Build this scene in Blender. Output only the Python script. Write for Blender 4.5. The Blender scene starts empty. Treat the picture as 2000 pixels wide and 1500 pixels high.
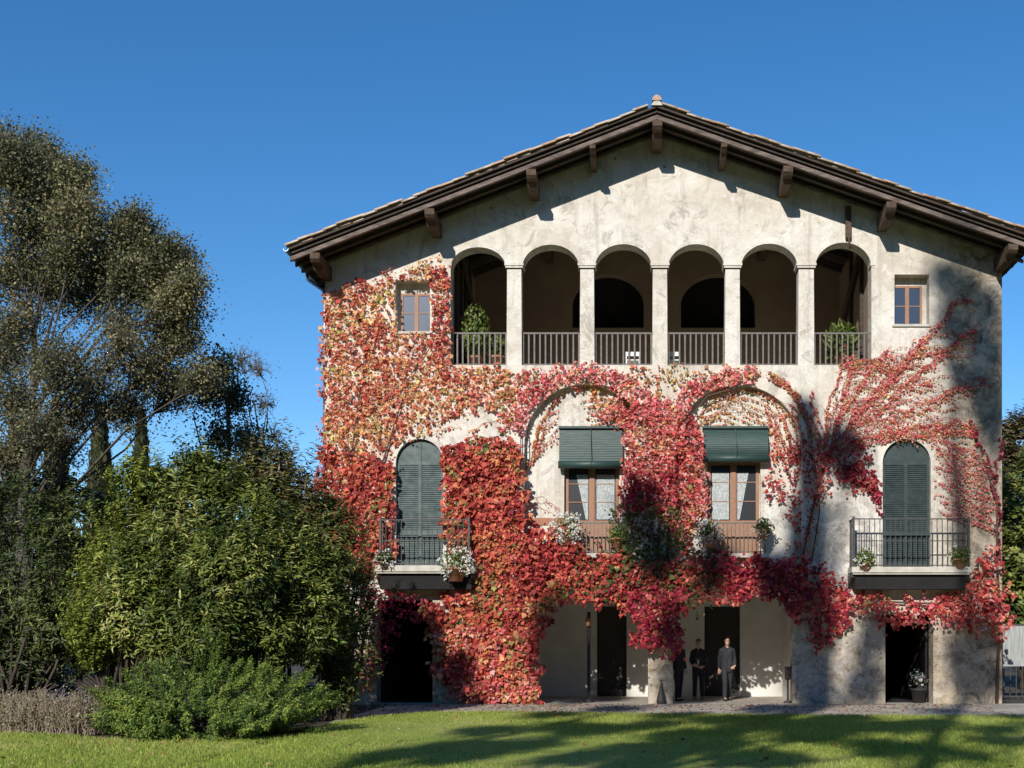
import bpy, math, random
import numpy as np
from mathutils import Vector, geometry
R = math.radians
random.seed(7); rng = np.random.default_rng(7)
scene = bpy.context.scene
COL = scene.collection

# ------------------------------------------------------------------ camera, sky, sun, exposure
CAMD, EYE, F = 32.0, 1.806, 2304.0          # metres from facade, eye height, focal length in photo pixels
cam_d = bpy.data.cameras.new('camera'); cam = bpy.data.objects.new('camera', cam_d); COL.objects.link(cam)
cam.location = (0, -CAMD, EYE); cam.rotation_euler = (R(90), 0, 0)
cam_d.sensor_width = 36; cam_d.lens = 36*F/2000; cam_d.shift_x = -0.12; cam_d.shift_y = 0.2475
cam_d.clip_end = 3000; cam_d.clip_start = 0.3
scene.camera = cam
SX, SZ = 0.29, 0.57                          # sun ray travels (SX, 1, -SZ)
sun_dir = Vector((-SX, -1, SZ)).normalized()
ELEV = math.asin(sun_dir.z); ROT = math.atan2(sun_dir.x, sun_dir.y)
w = bpy.data.worlds.new('World'); scene.world = w; w.use_nodes = True
nt = w.node_tree; bg = nt.nodes['Background']
sky = nt.nodes.new('ShaderNodeTexSky'); sky.sky_type = 'NISHITA'; sky.sun_disc = False
sky.sun_elevation = ELEV; sky.sun_rotation = ROT; sky.altitude = 1500; sky.air_density = 1.0
sky.dust_density = 0.05; sky.ozone_density = 2.5
hs = nt.nodes.new('ShaderNodeHueSaturation'); hs.inputs['Saturation'].default_value = 1.29
nt.links.new(sky.outputs[0], hs.inputs['Color']); nt.links.new(hs.outputs[0], bg.inputs[0])
bg.inputs[1].default_value = 0.15
sl = bpy.data.lights.new('sun', 'SUN'); so = bpy.data.objects.new('sun', sl); COL.objects.link(so)
sl.energy = 5.0; sl.angle = R(0.5); sl.color = (1.0, 0.955, 0.89)
so.rotation_euler = (-sun_dir).to_track_quat('-Z', 'Y').to_euler(); so.location = (-20, -60, 40)
scene.view_settings.view_transform = 'Standard'; scene.view_settings.look = 'None'
scene.view_settings.exposure = 0.0; scene.view_settings.gamma = 1.0
scene.render.resolution_x = 1024; scene.render.resolution_y = 768
scene.cycles.max_bounces = 6; scene.cycles.transparent_max_bounces = 8

# ------------------------------------------------------------------ helpers
def fx(px): return (px-1240)/72.0            # measured photo pixel -> metres on the facade plane
def fz(py): return (1375-py)/72.0
def Q(px, py, dist):                         # a point seen at that pixel, dist metres from the camera
    return Vector(((px-1240)/F*dist, dist-CAMD, EYE+(1245-py)/F*dist))
ORG = {}
def tag(o, label=None, cat=None, group=None, kind=None):
    if label: o['label'] = label
    if cat: o['category'] = cat
    if group: o['group'] = group
    if kind: o['kind'] = kind
    return o
def thing(name, label, cat, loc=(0,0,0), group=None):
    o = bpy.data.objects.new(name, None); COL.objects.link(o); o.location = loc; o.empty_display_size = .3
    ORG[o.name] = Vector(loc)
    return tag(o, label, cat, group)
def link(name, me, mat, parent=None):
    o = bpy.data.objects.new(name, me); COL.objects.link(o)
    if mat: me.materials.append(mat)
    if parent is not None:
        o.parent = parent; ORG[o.name] = ORG[parent.name]
    else: ORG[o.name] = Vector((0,0,0))
    return o
class MB:
    def __init__(s): s.v = []; s.f = []; s.sm = []
    def add(s, vs, fs, smooth=False):
        n = len(s.v); s.v += [tuple(v) for v in vs]; s.f += [tuple(i+n for i in f) for f in fs]; s.sm += [smooth]*len(fs)
    def box(s, x0, x1, y0, y1, z0, z1):
        s.add([(x0,y0,z0),(x1,y0,z0),(x1,y1,z0),(x0,y1,z0),(x0,y0,z1),(x1,y0,z1),(x1,y1,z1),(x0,y1,z1)],
              [(0,3,2,1),(4,5,6,7),(0,1,5,4),(1,2,6,5),(2,3,7,6),(3,0,4,7)]); return s
    def hexa(s, p):   # 8 points, same order as box
        s.add(p, [(0,3,2,1),(4,5,6,7),(0,1,5,4),(1,2,6,5),(2,3,7,6),(3,0,4,7)]); return s
    def tube(s, path, rad, n=6, cap=True):
        path = [Vector(p) for p in path]; m = len(path)
        if not hasattr(rad, '__len__'): rad = [rad]*m
        ring = []
        for i, p in enumerate(path):
            d = (path[min(i+1, m-1)]-path[max(i-1, 0)])
            if d.length < 1e-7: d = Vector((0,0,1))
            d.normalize()
            a = Vector((1,0,0)) if abs(d.x) < .8 else Vector((0,1,0))
            u = d.cross(a).normalized(); v = d.cross(u)
            ring += [p+(u*math.cos(2*math.pi*k/n)+v*math.sin(2*math.pi*k/n))*rad[i] for k in range(n)]
        fs = [(i*n+k, i*n+(k+1)%n, (i+1)*n+(k+1)%n, (i+1)*n+k) for i in range(m-1) for k in range(n)]
        if cap: fs += [tuple(range(n))[::-1], tuple((m-1)*n+k for k in range(n))]
        s.add(ring, fs, True); return s
    def ball(s, c, r, n=10, m=7):
        c = Vector(c)
        if not hasattr(r, '__len__'): r = (r, r, r)
        vs = []
        for i in range(m+1):
            t = math.pi*i/m
            for k in range(n):
                a = 2*math.pi*k/n
                vs.append((c.x+r[0]*math.sin(t)*math.cos(a), c.y+r[1]*math.sin(t)*math.sin(a), c.z+r[2]*math.cos(t)))
        s.add(vs, [(i*n+k, (i+1)*n+k, (i+1)*n+(k+1)%n, i*n+(k+1)%n) for i in range(m) for k in range(n)], True); return s
    def lathe(s, c, prof, n=14):
        vs = []
        for r, z in prof:
            vs += [(c[0]+r*math.cos(2*math.pi*k/n), c[1]+r*math.sin(2*math.pi*k/n), c[2]+z) for k in range(n)]
        fs = [(i*n+k, i*n+(k+1)%n, (i+1)*n+(k+1)%n, (i+1)*n+k) for i in range(len(prof)-1) for k in range(n)]
        fs += [tuple(range(n))[::-1], tuple((len(prof)-1)*n+k for k in range(n))]
        s.add(vs, fs, True); return s
    def plate(s, outer, holes, y0, y1, back=True, rim=True):
        loops = [outer]+holes
        pts = [p for l in loops for p in l]
        tris = geometry.tessellate_polygon([[Vector((p[0], p[1], 0)) for p in l] for l in loops])
        N = len(pts)
        fs = []
        for t in tris:
            a, b, c = [pts[i] for i in t]
            if (b[0]-a[0])*(c[1]-a[1])-(b[1]-a[1])*(c[0]-a[0]) < 0: t = (t[0], t[2], t[1])
            fs.append(tuple(t))
            if back: fs.append((t[2]+N, t[1]+N, t[0]+N))
        o = 0
        for li, l in enumerate(loops):
            n = len(l)
            if rim or li > 0:
                area = sum(l[i][0]*l[(i+1)%n][1]-l[(i+1)%n][0]*l[i][1] for i in range(n))
                flip = (area > 0) == (li == 0)
                for i in range(n):
                    j = (i+1) % n
                    q = (o+i, o+i+N, o+j+N, o+j)
                    fs.append(q if flip else q[::-1])
            o += n
        s.add([(p[0], y0, p[1]) for p in pts]+[(p[0], y1, p[1]) for p in pts], fs); return s
    def build(s, name, mat, parent=None, label=None):
        me = bpy.data.meshes.new(name)
        o = ORG[parent.name] if parent is not None else Vector((0,0,0))
        me.from_pydata([(x-o.x, y-o.y, z-o.z) for x, y, z in s.v], [], s.f)
        me.polygons.foreach_set('use_smooth', s.sm); me.update()
        ob = link(name, me, mat, parent)
        if label: ob['label'] = label
        return ob
def arch(x0, x1, z0, zs, rise, n=20):        # opening outline: sill z0, spring zs, elliptical head
    c, a = (x0+x1)/2, (x1-x0)/2
    return [(x0, z0), (x1, z0)]+[(c+a*math.cos(math.pi*i/n), zs+rise*math.sin(math.pi*i/n)) for i in range(n+1)]
def rect(x0, x1, z0, z1): return [(x0, z0), (x1, z0), (x1, z1), (x0, z1)]

# fast mesh of many copies of one small template
def leafmesh(name, P, N, T, S, C, tmpl, mat, parent=None):
    tv, tf = tmpl; tv = np.array(tv, float)
    P = np.asarray(P, float); n = len(P); k = len(tv)
    if parent is not None: P = P-np.array(ORG[parent.name])
    N = N/np.linalg.norm(N, axis=1, keepdims=True)
    T = T-N*np.sum(T*N, 1, keepdims=True); T = T/(np.linalg.norm(T, axis=1, keepdims=True)+1e-9)
    B = np.cross(T, N)
    S = np.broadcast_to(np.asarray(S, float), (n,))[:, None, None]
    V = P[:, None, :]+S*(tv[None, :, 0, None]*B[:, None]+tv[None, :, 1, None]*T[:, None]+tv[None, :, 2, None]*N[:, None])
    V = V.reshape(-1, 3)
    loops = np.concatenate([np.array(f) for f in tf]); ls = np.array([len(f) for f in tf])
    L = (loops[None]+(np.arange(n)*k)[:, None]).ravel().astype(np.int32)
    tot = np.tile(ls, n); start = np.concatenate([[0], np.cumsum(tot)[:-1]]).astype(np.int32)
    me = bpy.data.meshes.new(name)
    me.vertices.add(n*k); me.vertices.foreach_set('co', V.ravel())
    me.loops.add(len(L)); me.loops.foreach_set('vertex_index', L)
    me.polygons.add(len(tot)); me.polygons.foreach_set('loop_start', start)
    me.polygons.foreach_set('loop_total', tot.astype(np.int32))
    me.update(calc_edges=True)
    if C is not None:
        at = me.color_attributes.new('Col', 'FLOAT_COLOR', 'POINT')
        c4 = np.ones((n, k, 4)); c4[:, :, :3] = np.asarray(C)[:, None, :]
        at.data.foreach_set('color', c4.ravel())
    return link(name, me, mat, parent)
IVY = ([(0,0,0),(-.34,.04,.05),(-.52,.42,-.02),(-.26,.6,.03),(0,1,-.08),(.26,.6,.03),(.52,.42,-.02),(.34,.04,.05)],
       [(0,4,3,2,1),(0,7,6,5,4)])
LANCE = ([(0,0,0),(-.13,.4,.06),(-.09,.75,.03),(0,1,-.06),(.13,.4,.06),(.09,.75,.03)], [(0,3,2,1),(0,4,5,3)])
ROUND = ([(0,0,0),(-.3,.45,.06),(0,1,-.05),(.3,.45,.06)], [(0,2,1),(0,3,2)])
NEEDLE = ([(0,0,0),(-.16,.35,.05),(0,1,0),(.16,.35,-.05)], [(0,3,2,1)])
BLADE = ([(-.12,0,0),(.12,0,0),(.03,1,.3)], [(0,1,2)])
def runit(n):
    v = rng.normal(size=(n,3)); return v/np.linalg.norm(v, axis=1, keepdims=True)
_lat = rng.random((64,64))
def vnoise(x, y, s=1.0, o=0):                # 2-D value noise, 0..1
    x = np.asarray(x)/s+o*7.3; y = np.asarray(y)/s+o*3.1
    xi = np.floor(x).astype(int); yi = np.floor(y).astype(int); fx_ = x-xi; fy_ = y-yi
    fx_ = fx_*fx_*(3-2*fx_); fy_ = fy_*fy_*(3-2*fy_)
    g = lambda a, b: _lat[a % 64, b % 64]
    return (g(xi,yi)*(1-fx_)+g(xi+1,yi)*fx_)*(1-fy_)+(g(xi,yi+1)*(1-fx_)+g(xi+1,yi+1)*fx_)*fy_
def inpoly(px, py, poly):
    r = np.zeros(len(px), bool); n = len(poly)
    for i in range(n):
        x0, y0 = poly[i]; x1, y1 = poly[(i+1) % n]
        if y0 == y1: continue
        c = ((y0 > py) != (y1 > py)) & (px < (x1-x0)*(py-y0)/(y1-y0)+x0); r ^= c
    return r
def pick(pal, n, u=None, jit=.18):           # leaf colours from a weighted palette, u = optional 0..1 driver
    cols = np.array([p[:3] for p in pal]); wts = np.array([p[3] for p in pal]); cum = np.cumsum(wts)/wts.sum()
    if u is None: u = rng.random(n)
    i = np.minimum(np.searchsorted(cum, u), len(pal)-1)
    return np.clip(cols[i]*(1+rng.normal(0, jit, (n,1)))*(1+rng.normal(0, .06, (n,3))), .004, .9)

# ------------------------------------------------------------------ materials
def newmat(name):
    m = bpy.data.materials.new(name); m.use_nodes = True
    n = m.node_tree.nodes; l = m.node_tree.links; p = n['Principled BSDF']
    return m, n, l, p
def noise_node(n, l, vec, scale, detail=4, rough=.55, dist=0):
    t = n.new('ShaderNodeTexNoise'); t.inputs['Scale'].default_value = scale; t.inputs['Detail'].default_value = detail
    t.inputs['Roughness'].default_value = rough; t.inputs['Distortion'].default_value = dist
    l.new(vec, t.inputs['Vector']); return t.outputs['Fac']
def ramp(n, l, fac, stops):
    r = n.new('ShaderNodeValToRGB'); l.new(fac, r.inputs[0]); e = r.color_ramp.elements
    while len(e) < len(stops): e.new(.5)
    for i, (p, c) in enumerate(stops):
        e[i].position = p; e[i].color = (*c, 1) if len(c) == 3 else c
    return r.outputs[0]
def mixc(n, l, fac, a, b, mode='MIX'):
    m = n.new('ShaderNodeMix'); m.data_type = 'RGBA'; m.blend_type = mode
    if hasattr(fac, 'node'): l.new(fac, m.inputs[0])
    else: m.inputs[0].default_value = fac
    for i, v in ((6, a), (7, b)):
        if hasattr(v, 'node'): l.new(v, m.inputs[i])
        else: m.inputs[i].default_value = (*v, 1)
    return m.outputs[2]
def posvec(n, l, scale=(1,1,1)):
    g = n.new('ShaderNodeNewGeometry'); mp = n.new('ShaderNodeMapping'); mp.inputs['Scale'].default_value = scale
    l.new(g.outputs['Position'], mp.inputs['Vector']); return mp.outputs[0]
def bump(n, l, p, h, strength=.4, dist=.03):
    b = n.new('ShaderNodeBump'); b.inputs['Strength'].default_value = strength; b.inputs['Distance'].default_value = dist
    l.new(h, b.inputs['Height']); l.new(b.outputs[0], p.inputs['Normal'])
def plain(name, c1, c2, rough=.8, scale=6, stretch=(1,1,1), bs=.3, bd=.01, metal=0):
    m, n, l, p = newmat(name); v = posvec(n, l, stretch)
    f = noise_node(n, l, v, scale, 6, .6)
    l.new(ramp(n, l, f, [(.3, c1), (.7, c2)]), p.inputs['Base Color'])
    p.inputs['Roughness'].default_value = rough; p.inputs['Metallic'].default_value = metal
    bump(n, l, p, f, bs, bd); return m
def smask(n, l, vec, axis, a, b):            # 0..1 ramp along an axis from a to b
    s = n.new('ShaderNodeSeparateXYZ'); l.new(vec, s.inputs[0])
    m = n.new('ShaderNodeMapRange'); m.inputs[1].default_value = a; m.inputs[2].default_value = b
    l.new(s.outputs[axis], m.inputs[0]); return m.outputs[0]
def mth(n, l, op, a, b):
    m = n.new('ShaderNodeMath'); m.operation = op; m.use_clamp = True
    for i, v in enumerate((a, b)):
        if hasattr(v, 'node'): l.new(v, m.inputs[i])
        else: m.inputs[i].default_value = v
    return m.outputs[0]
def m_plaster():
    m, n, l, p = newmat('old_plaster'); v = posvec(n, l)
    a = noise_node(n, l, v, .55, 8, .65, .6); b = noise_node(n, l, v, 2.1, 12, .78, .6); c = noise_node(n, l, v, 11, 8, .8)
    col = ramp(n, l, a, [(.3, (.58,.50,.40)), (.48, (.72,.665,.57)), (.7, (.80,.77,.70))])
    col = mixc(n, l, ramp(n, l, b, [(.48, (0,0,0)), (.58, (.42,.42,.42)), (.7, (.7,.7,.7))]), col, (.46,.41,.33))
    e_ = noise_node(n, l, v, 1.1, 12, .8, 1.4)
    col = mixc(n, l, ramp(n, l, e_, [(.55, (0,0,0)), (.58, (.55,.55,.55)), (.75, (.75,.75,.75))]), col, (.36,.315,.26))
    f_ = noise_node(n, l, v, 3.3, 10, .8, .3)
    col = mixc(n, l, ramp(n, l, f_, [(.56, (0,0,0)), (.62, (.7,.7,.7))]), col, (.83,.81,.75))
    col = mixc(n, l, ramp(n, l, c, [(.58, (0,0,0)), (.68, (.6,.6,.6))]), col, (.28,.235,.19))
    vo = n.new('ShaderNodeTexVoronoi'); vo.inputs['Scale'].default_value = 1.1; l.new(v, vo.inputs['Vector']); vo.inputs['Randomness'].default_value = 1
    col = mixc(n, l, ramp(n, l, vo.outputs['Distance'], [(.035, (.8,.8,.8)), (.055, (0,0,0))]), col, (.16,.13,.10))
    # rain streaks
    vs = posvec(n, l, (2.6, 1, .22)); st = noise_node(n, l, vs, 1.6, 5, .65)
    col = mixc(n, l, ramp(n, l, st, [(.53, (0,0,0)), (.68, (.5,.5,.5))]), col, (.35,.30,.25))
    # brown stone and damp at the foot of the wall
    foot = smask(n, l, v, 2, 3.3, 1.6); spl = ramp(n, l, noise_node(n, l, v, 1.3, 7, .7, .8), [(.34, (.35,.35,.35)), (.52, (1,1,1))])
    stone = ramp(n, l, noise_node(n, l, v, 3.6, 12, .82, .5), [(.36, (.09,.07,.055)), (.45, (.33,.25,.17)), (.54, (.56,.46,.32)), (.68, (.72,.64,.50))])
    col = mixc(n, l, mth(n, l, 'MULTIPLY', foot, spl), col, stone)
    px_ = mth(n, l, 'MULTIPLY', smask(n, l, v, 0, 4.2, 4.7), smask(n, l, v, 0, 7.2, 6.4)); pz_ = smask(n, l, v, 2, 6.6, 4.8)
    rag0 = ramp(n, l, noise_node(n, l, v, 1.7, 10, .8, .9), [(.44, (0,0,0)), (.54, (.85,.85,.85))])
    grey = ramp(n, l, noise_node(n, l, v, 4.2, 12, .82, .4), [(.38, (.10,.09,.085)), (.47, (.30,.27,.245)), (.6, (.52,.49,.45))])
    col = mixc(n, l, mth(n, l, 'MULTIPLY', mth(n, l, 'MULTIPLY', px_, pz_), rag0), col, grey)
    v2 = n.new('ShaderNodeTexVoronoi'); v2.inputs['Scale'].default_value = 5.5; l.new(v, v2.inputs['Vector'])
    pit = mth(n, l, 'MULTIPLY', ramp(n, l, v2.outputs['Distance'], [(.10, (.9,.9,.9)), (.20, (0,0,0))]), smask(n, l, v, 2, 5.2, 2.6))
    col = mixc(n, l, mth(n, l, 'MULTIPLY', pit, ramp(n, l, a, [(.42, (0,0,0)), (.5, (1,1,1))])), col, (.10,.085,.07))
    # bare darker masonry towards the right-hand corner, with a ragged edge
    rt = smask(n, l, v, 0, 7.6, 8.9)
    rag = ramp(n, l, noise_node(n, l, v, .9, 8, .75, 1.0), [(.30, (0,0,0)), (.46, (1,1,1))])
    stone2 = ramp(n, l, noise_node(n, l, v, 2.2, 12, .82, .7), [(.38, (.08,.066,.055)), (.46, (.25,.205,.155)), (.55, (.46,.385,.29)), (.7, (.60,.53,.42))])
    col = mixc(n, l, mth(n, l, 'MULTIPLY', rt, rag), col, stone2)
    l.new(col, p.inputs['Base Color']); p.inputs['Roughness'].default_value = .92
    h = mth(n, l, 'ADD', mth(n, l, 'MULTIPLY', b, .6), mth(n, l, 'MULTIPLY', c, .4))
    bump(n, l, p, h, .9, .06); return m
def m_leaf(name, trans=.25, rough=.5, spec=.4):
    m, n, l, p = newmat(name)
    a = n.new('ShaderNodeVertexColor'); a.layer_name = 'Col'
    v = posvec(n, l); f = noise_node(n, l, v, 14, 2)
    col = mixc(n, l, 1.0, a.outputs[0], ramp(n, l, f, [(.3, (.75,.75,.75)), (.7, (1.15,1.15,1.15))]), 'MULTIPLY')
    l.new(col, p.inputs['Base Color']); p.inputs['Roughness'].default_value = rough
    p.inputs['Specular IOR Level'].default_value = spec
    t = n.new('ShaderNodeBsdfTranslucent'); l.new(col, t.inputs[0])
    mx = n.new('ShaderNodeMixShader'); mx.inputs[0].default_value = trans
    l.new(p.outputs[0], mx.inputs[1]); l.new(t.outputs[0], mx.inputs[2])
    l.new(mx.outputs[0], n['Material Output'].inputs[0]); return m
def m_glass(nm='window_glass', fac=.10):
    m, n, l, p = newmat(nm)
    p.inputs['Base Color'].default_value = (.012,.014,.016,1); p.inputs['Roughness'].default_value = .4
    g = n.new('ShaderNodeBsdfGlossy'); g.inputs['Roughness'].default_value = .03; g.inputs[0].default_value = (.9,.95,1,1)
    v = posvec(n, l); f = noise_node(n, l, v, 3, 2)
    b = n.new('ShaderNodeBump'); b.inputs['Strength'].default_value = .05; b.inputs['Distance'].default_value = .02
    l.new(f, b.inputs['Height']); l.new(b.outputs[0], g.inputs['Normal'])
    mx = n.new('ShaderNodeMixShader'); mx.inputs[0].default_value = fac
    l.new(p.outputs[0], mx.inputs[1]); l.new(g.outputs[0], mx.inputs[2]); l.new(mx.outputs[0], n['Material Output'].inputs[0]); return m
def m_grass():
    m, n, l, p = newmat('lawn_grass'); v = posvec(n, l)
    a = noise_node(n, l, v, .35, 6, .65, .5); b = noise_node(n, l, v, 5, 6, .7)
    col = ramp(n, l, a, [(.32, (.16,.22,.03)), (.52, (.27,.33,.055)), (.64, (.42,.40,.13))])
    col = mixc(n, l, ramp(n, l, b, [(.5, (0,0,0)), (.72, (.55,.55,.55))]), col, (.08,.12,.02))
    l.new(col, p.inputs['Base Color']); p.inputs['Roughness'].default_value = .9
    bump(n, l, p, b, .8, .05); return m
def m_paving():
    m, n, l, p = newmat('terrace_paving'); v = posvec(n, l)
    a = noise_node(n, l, v, .8, 7, .7, .5); b = noise_node(n, l, v, 7, 6, .7)
    col = ramp(n, l, a, [(.32, (.33,.28,.22)), (.5, (.47,.41,.33)), (.7, (.60,.54,.45))])
    col = mixc(n, l, ramp(n, l, b, [(.5, (0,0,0)), (.7, (.5,.5,.5))]), col, (.16,.14,.11))
    br = n.new('ShaderNodeTexBrick'); l.new(v, br.inputs['Vector']); br.inputs['Scale'].default_value = 1.0
    br.inputs['Brick Width'].default_value = .9; br.inputs['Row Height'].default_value = .55; br.inputs['Mortar Size'].default_value = .012
    br.inputs['Color1'].default_value = (1,1,1,1); br.inputs['Color2'].default_value = (.82,.82,.82,1); br.inputs['Mortar'].default_value = (.45,.45,.42,1)
    col = mixc(n, l, 1.0, col, br.outputs[0], 'MULTIPLY')
    l.new(col, p.inputs['Base Color']); p.inputs['Roughness'].default_value = .85; bump(n, l, p, b, .4, .02); return m
def m_tile():
    m, n, l, p = newmat('clay_tiles'); v = posvec(n, l)
    vo = n.new('ShaderNodeTexVoronoi'); vo.inputs['Scale'].default_value = 3.0; l.new(v, vo.inputs['Vector'])
    s = n.new('ShaderNodeSeparateColor'); l.new(vo.outputs['Color'], s.inputs[0])
    col = ramp(n, l, s.outputs[0], [(0, (.42,.22,.13)), (.35, (.58,.40,.26)), (.6, (.62,.50,.36)), (1, (.36,.27,.19))])
    b = noise_node(n, l, v, 8, 6, .7)
    col = mixc(n, l, ramp(n, l, b, [(.48, (0,0,0)), (.66, (.7,.7,.7))]), col, (.50,.47,.38))
    l.new(col, p.inputs['Base Color']); p.inputs['Roughness'].default_value = .9; bump(n, l, p, b, .4, .02); return m
def m_trunk(name, c1, c2):
    return plain(name, c1, c2, .9, 5, (4,4,.7), .8, .03)
M = dict(
 plaster=m_plaster(), glass=m_glass(), darkglass=m_glass('dark_window_glass', .045), grass=m_grass(), paving=m_paving(), tile=m_tile(),
 innerwall=plain('portico_plaster', (.58,.56,.51), (.74,.72,.67), .9, 1.5, (1,1,1), .2, .02),  # even pale cream of the portico walls
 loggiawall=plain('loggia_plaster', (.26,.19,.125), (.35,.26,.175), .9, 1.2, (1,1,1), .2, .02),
 timber=plain('old_timber', (.03,.021,.016), (.085,.06,.045), .85, 4, (.7,3,3), .5, .02),
 rafter=plain('grey_timber', (.07,.05,.04), (.24,.185,.15), .85, 4, (.7,3,3), .5, .02),
 purlin=plain('warm_timber', (.04,.028,.02), (.13,.08,.046), .85, 5, (3,.7,3), .5, .02),
 soffit=plain('soffit_boards', (.03,.022,.017), (.075,.055,.042), .9, 4, (3,.6,3), .5, .02),
 frame=plain('brown_window_wood', (.24,.12,.065), (.38,.20,.115), .6, 9, (6,6,1), .2, .005),
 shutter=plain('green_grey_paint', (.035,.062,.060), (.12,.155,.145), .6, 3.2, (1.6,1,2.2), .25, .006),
 darkshutter=plain('dark_green_shutter', (.012,.024,.024), (.038,.060,.058), .55, 3.2, (1.6,1,2.2), .25, .006),  # darker copy of the shutter colour, right-hand pair only
 blind=plain('dark_green_blind', (.018,.044,.038), (.034,.070,.060), .5, 3, (1,1,12), .5, .012),
 iron=plain('brown_iron', (.10,.085,.075), (.19,.165,.145), .6, 12, (1,1,1), .3, .003),
 darkiron=plain('dark_iron', (.03,.028,.027), (.07,.064,.06), .55, 12, (1,1,1), .3, .003),
 zinc=plain('zinc_gutter', (.20,.26,.30), (.36,.42,.46), .35, 6, (1,1,1), .1, .002, .6),
 slab=plain('balcony_stone', (.42,.39,.33), (.60,.56,.48), .85, 5, (1,1,1), .3, .01),
 dark=plain('dark_door_wood', (.016,.013,.011), (.035,.027,.022), .6, 5, (8,8,1), .3, .01),
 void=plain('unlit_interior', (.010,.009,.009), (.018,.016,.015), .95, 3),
 curtain=plain('white_lace', (.22,.25,.25), (.58,.60,.58), .9, 30, (1,1,.6), .3, .01),
 soil=plain('bare_soil', (.035,.026,.018), (.09,.068,.045), .95, 4, (1,1,1), .9, .06),
 hill=plain('hill_ground', (.03,.035,.015), (.07,.07,.035), .95, .15, (1,1,1), .5, .5),
 bark=m_trunk('grey_bark', (.07,.06,.05), (.20,.175,.145)), darkbark=m_trunk('dark_bark', (.035,.028,.022), (.10,.08,.06)),
 oakbark=m_trunk('oak_bark', (.05,.042,.036), (.13,.11,.095)), vinestem=m_trunk('vine_stem', (.05,.032,.025), (.14,.09,.07)),
 tendril=plain('red_tendril', (.16,.05,.04), (.34,.17,.10), .7, 9),
 creeper=m_leaf('creeper_leaf', .28, .55, .22), leaf=m_leaf('broad_leaf', .22, .5, .4),
 laurel=m_leaf('glossy_laurel_leaf', .22, .42, .35), conifer=m_leaf('conifer_spray', .12, .65, .25),
 petal=m_leaf('flower_petal', .3, .6, .2), gblade=m_leaf('grass_blade', .45, .6, .25),
 pot=plain('terracotta', (.30,.13,.07), (.42,.20,.11), .8, 8), white=plain('white_paint', (.70,.70,.66), (.82,.82,.78), .6, 8),
 blue=plain('blue_tarpaulin', (.012,.03,.16), (.03,.07,.30), .35, 5, (1,1,1), .8, .06),
 gate=plain('pale_metal', (.20,.21,.21), (.46,.48,.46), .5, 3, (9,9,.6), .2, .01),
 skin=plain('skin', (.52,.31,.22), (.60,.37,.27), .55, 12, (1,1,1), .1, .002), hair=plain('dark_hair', (.02,.014,.010), (.05,.035,.025), .6, 30),
 suit=plain('charcoal_cloth', (.017,.018,.022), (.032,.034,.040), .85, 20, (1,1,1), .4, .01),
 blackcloth=plain('black_cloth', (.012,.012,.013), (.024,.024,.026), .9, 20, (1,1,1), .4, .01),
 shoe=plain('black_leather', (.01,.01,.01), (.02,.02,.02), .35, 9), lips=plain('lips', (.30,.10,.08), (.36,.13,.1), .5, 9),
 shirt=plain('white_shirt', (.6,.6,.6), (.72,.72,.72), .8, 9), litter=m_leaf('fallen_leaf', .1, .7, .2),
)

# ------------------------------------------------------------------ ground
ZR0, XR0, SL, SR = 15.83, .573, .387, .347   # roof: apex height, apex x, slopes (top of the tiles)
def zr(x): return ZR0-(SL*(XR0-x) if x < XR0 else SR*(x-XR0))
XL, XRr, ELX, ERX = -8.40, 9.96, -9.06, 10.55
g = MB(); g.add([(-600,-80,-.03),(600,-80,-.03),(600,900,-.03),(-600,900,-.03)], [(0,1,2,3)])
tag(g.build('ground', M['soil']), kind='structure')
def gx(px, py):                               # ground point seen at pixel
    d = EYE*F/(py-1245); return ((px-1240)/F*d, d-CAMD)
edge = [gx(-260,1428), gx(0,1432), gx(90,1437), gx(200,1446), gx(380,1449), gx(520,1444), gx(600,1432), gx(650,1415), gx(740,1402), gx(850,1394), gx(1000,1393),
        gx(1250,1397), gx(1600,1400), gx(2000,1402), gx(2600,1402)]
lawn = MB(); nE = len(edge); rows = 14
vs = []
for j in range(rows+1):
    for (x, y) in edge:
        t = j/rows; yy = y*(1-t)+(-25)*t; xx = x*(1-t)+(x*1.0)*t
        vs.append((xx, yy, .045*min(1, t*14)+.03*math.sin(xx*.5+yy*.3)*min(1, t*4)))
lawn.add(vs, [(j*nE+i+nE, j*nE+i+1+nE, j*nE+i+1, j*nE+i) for j in range(rows) for i in range(nE-1)], True)
tag(lawn.build('lawn', M['grass']), kind='structure')
pv = MB(); pts = [gx(640,1412)]+edge[8:]
top = [(x, y-.05) for x, y in pts]
n_ = len(top)
pv.add([(x, y, .012) for x, y in top]+[(x, .0, .012) for x, y in top], [(i, i+1, n_+i+1, n_+i) for i in range(n_-1)])
pv.box(XL+.3, XRr-.3, .002, 6.6, -.2, .012)
tag(pv.build('terrace_paving', M['paving']), kind='structure')
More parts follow.
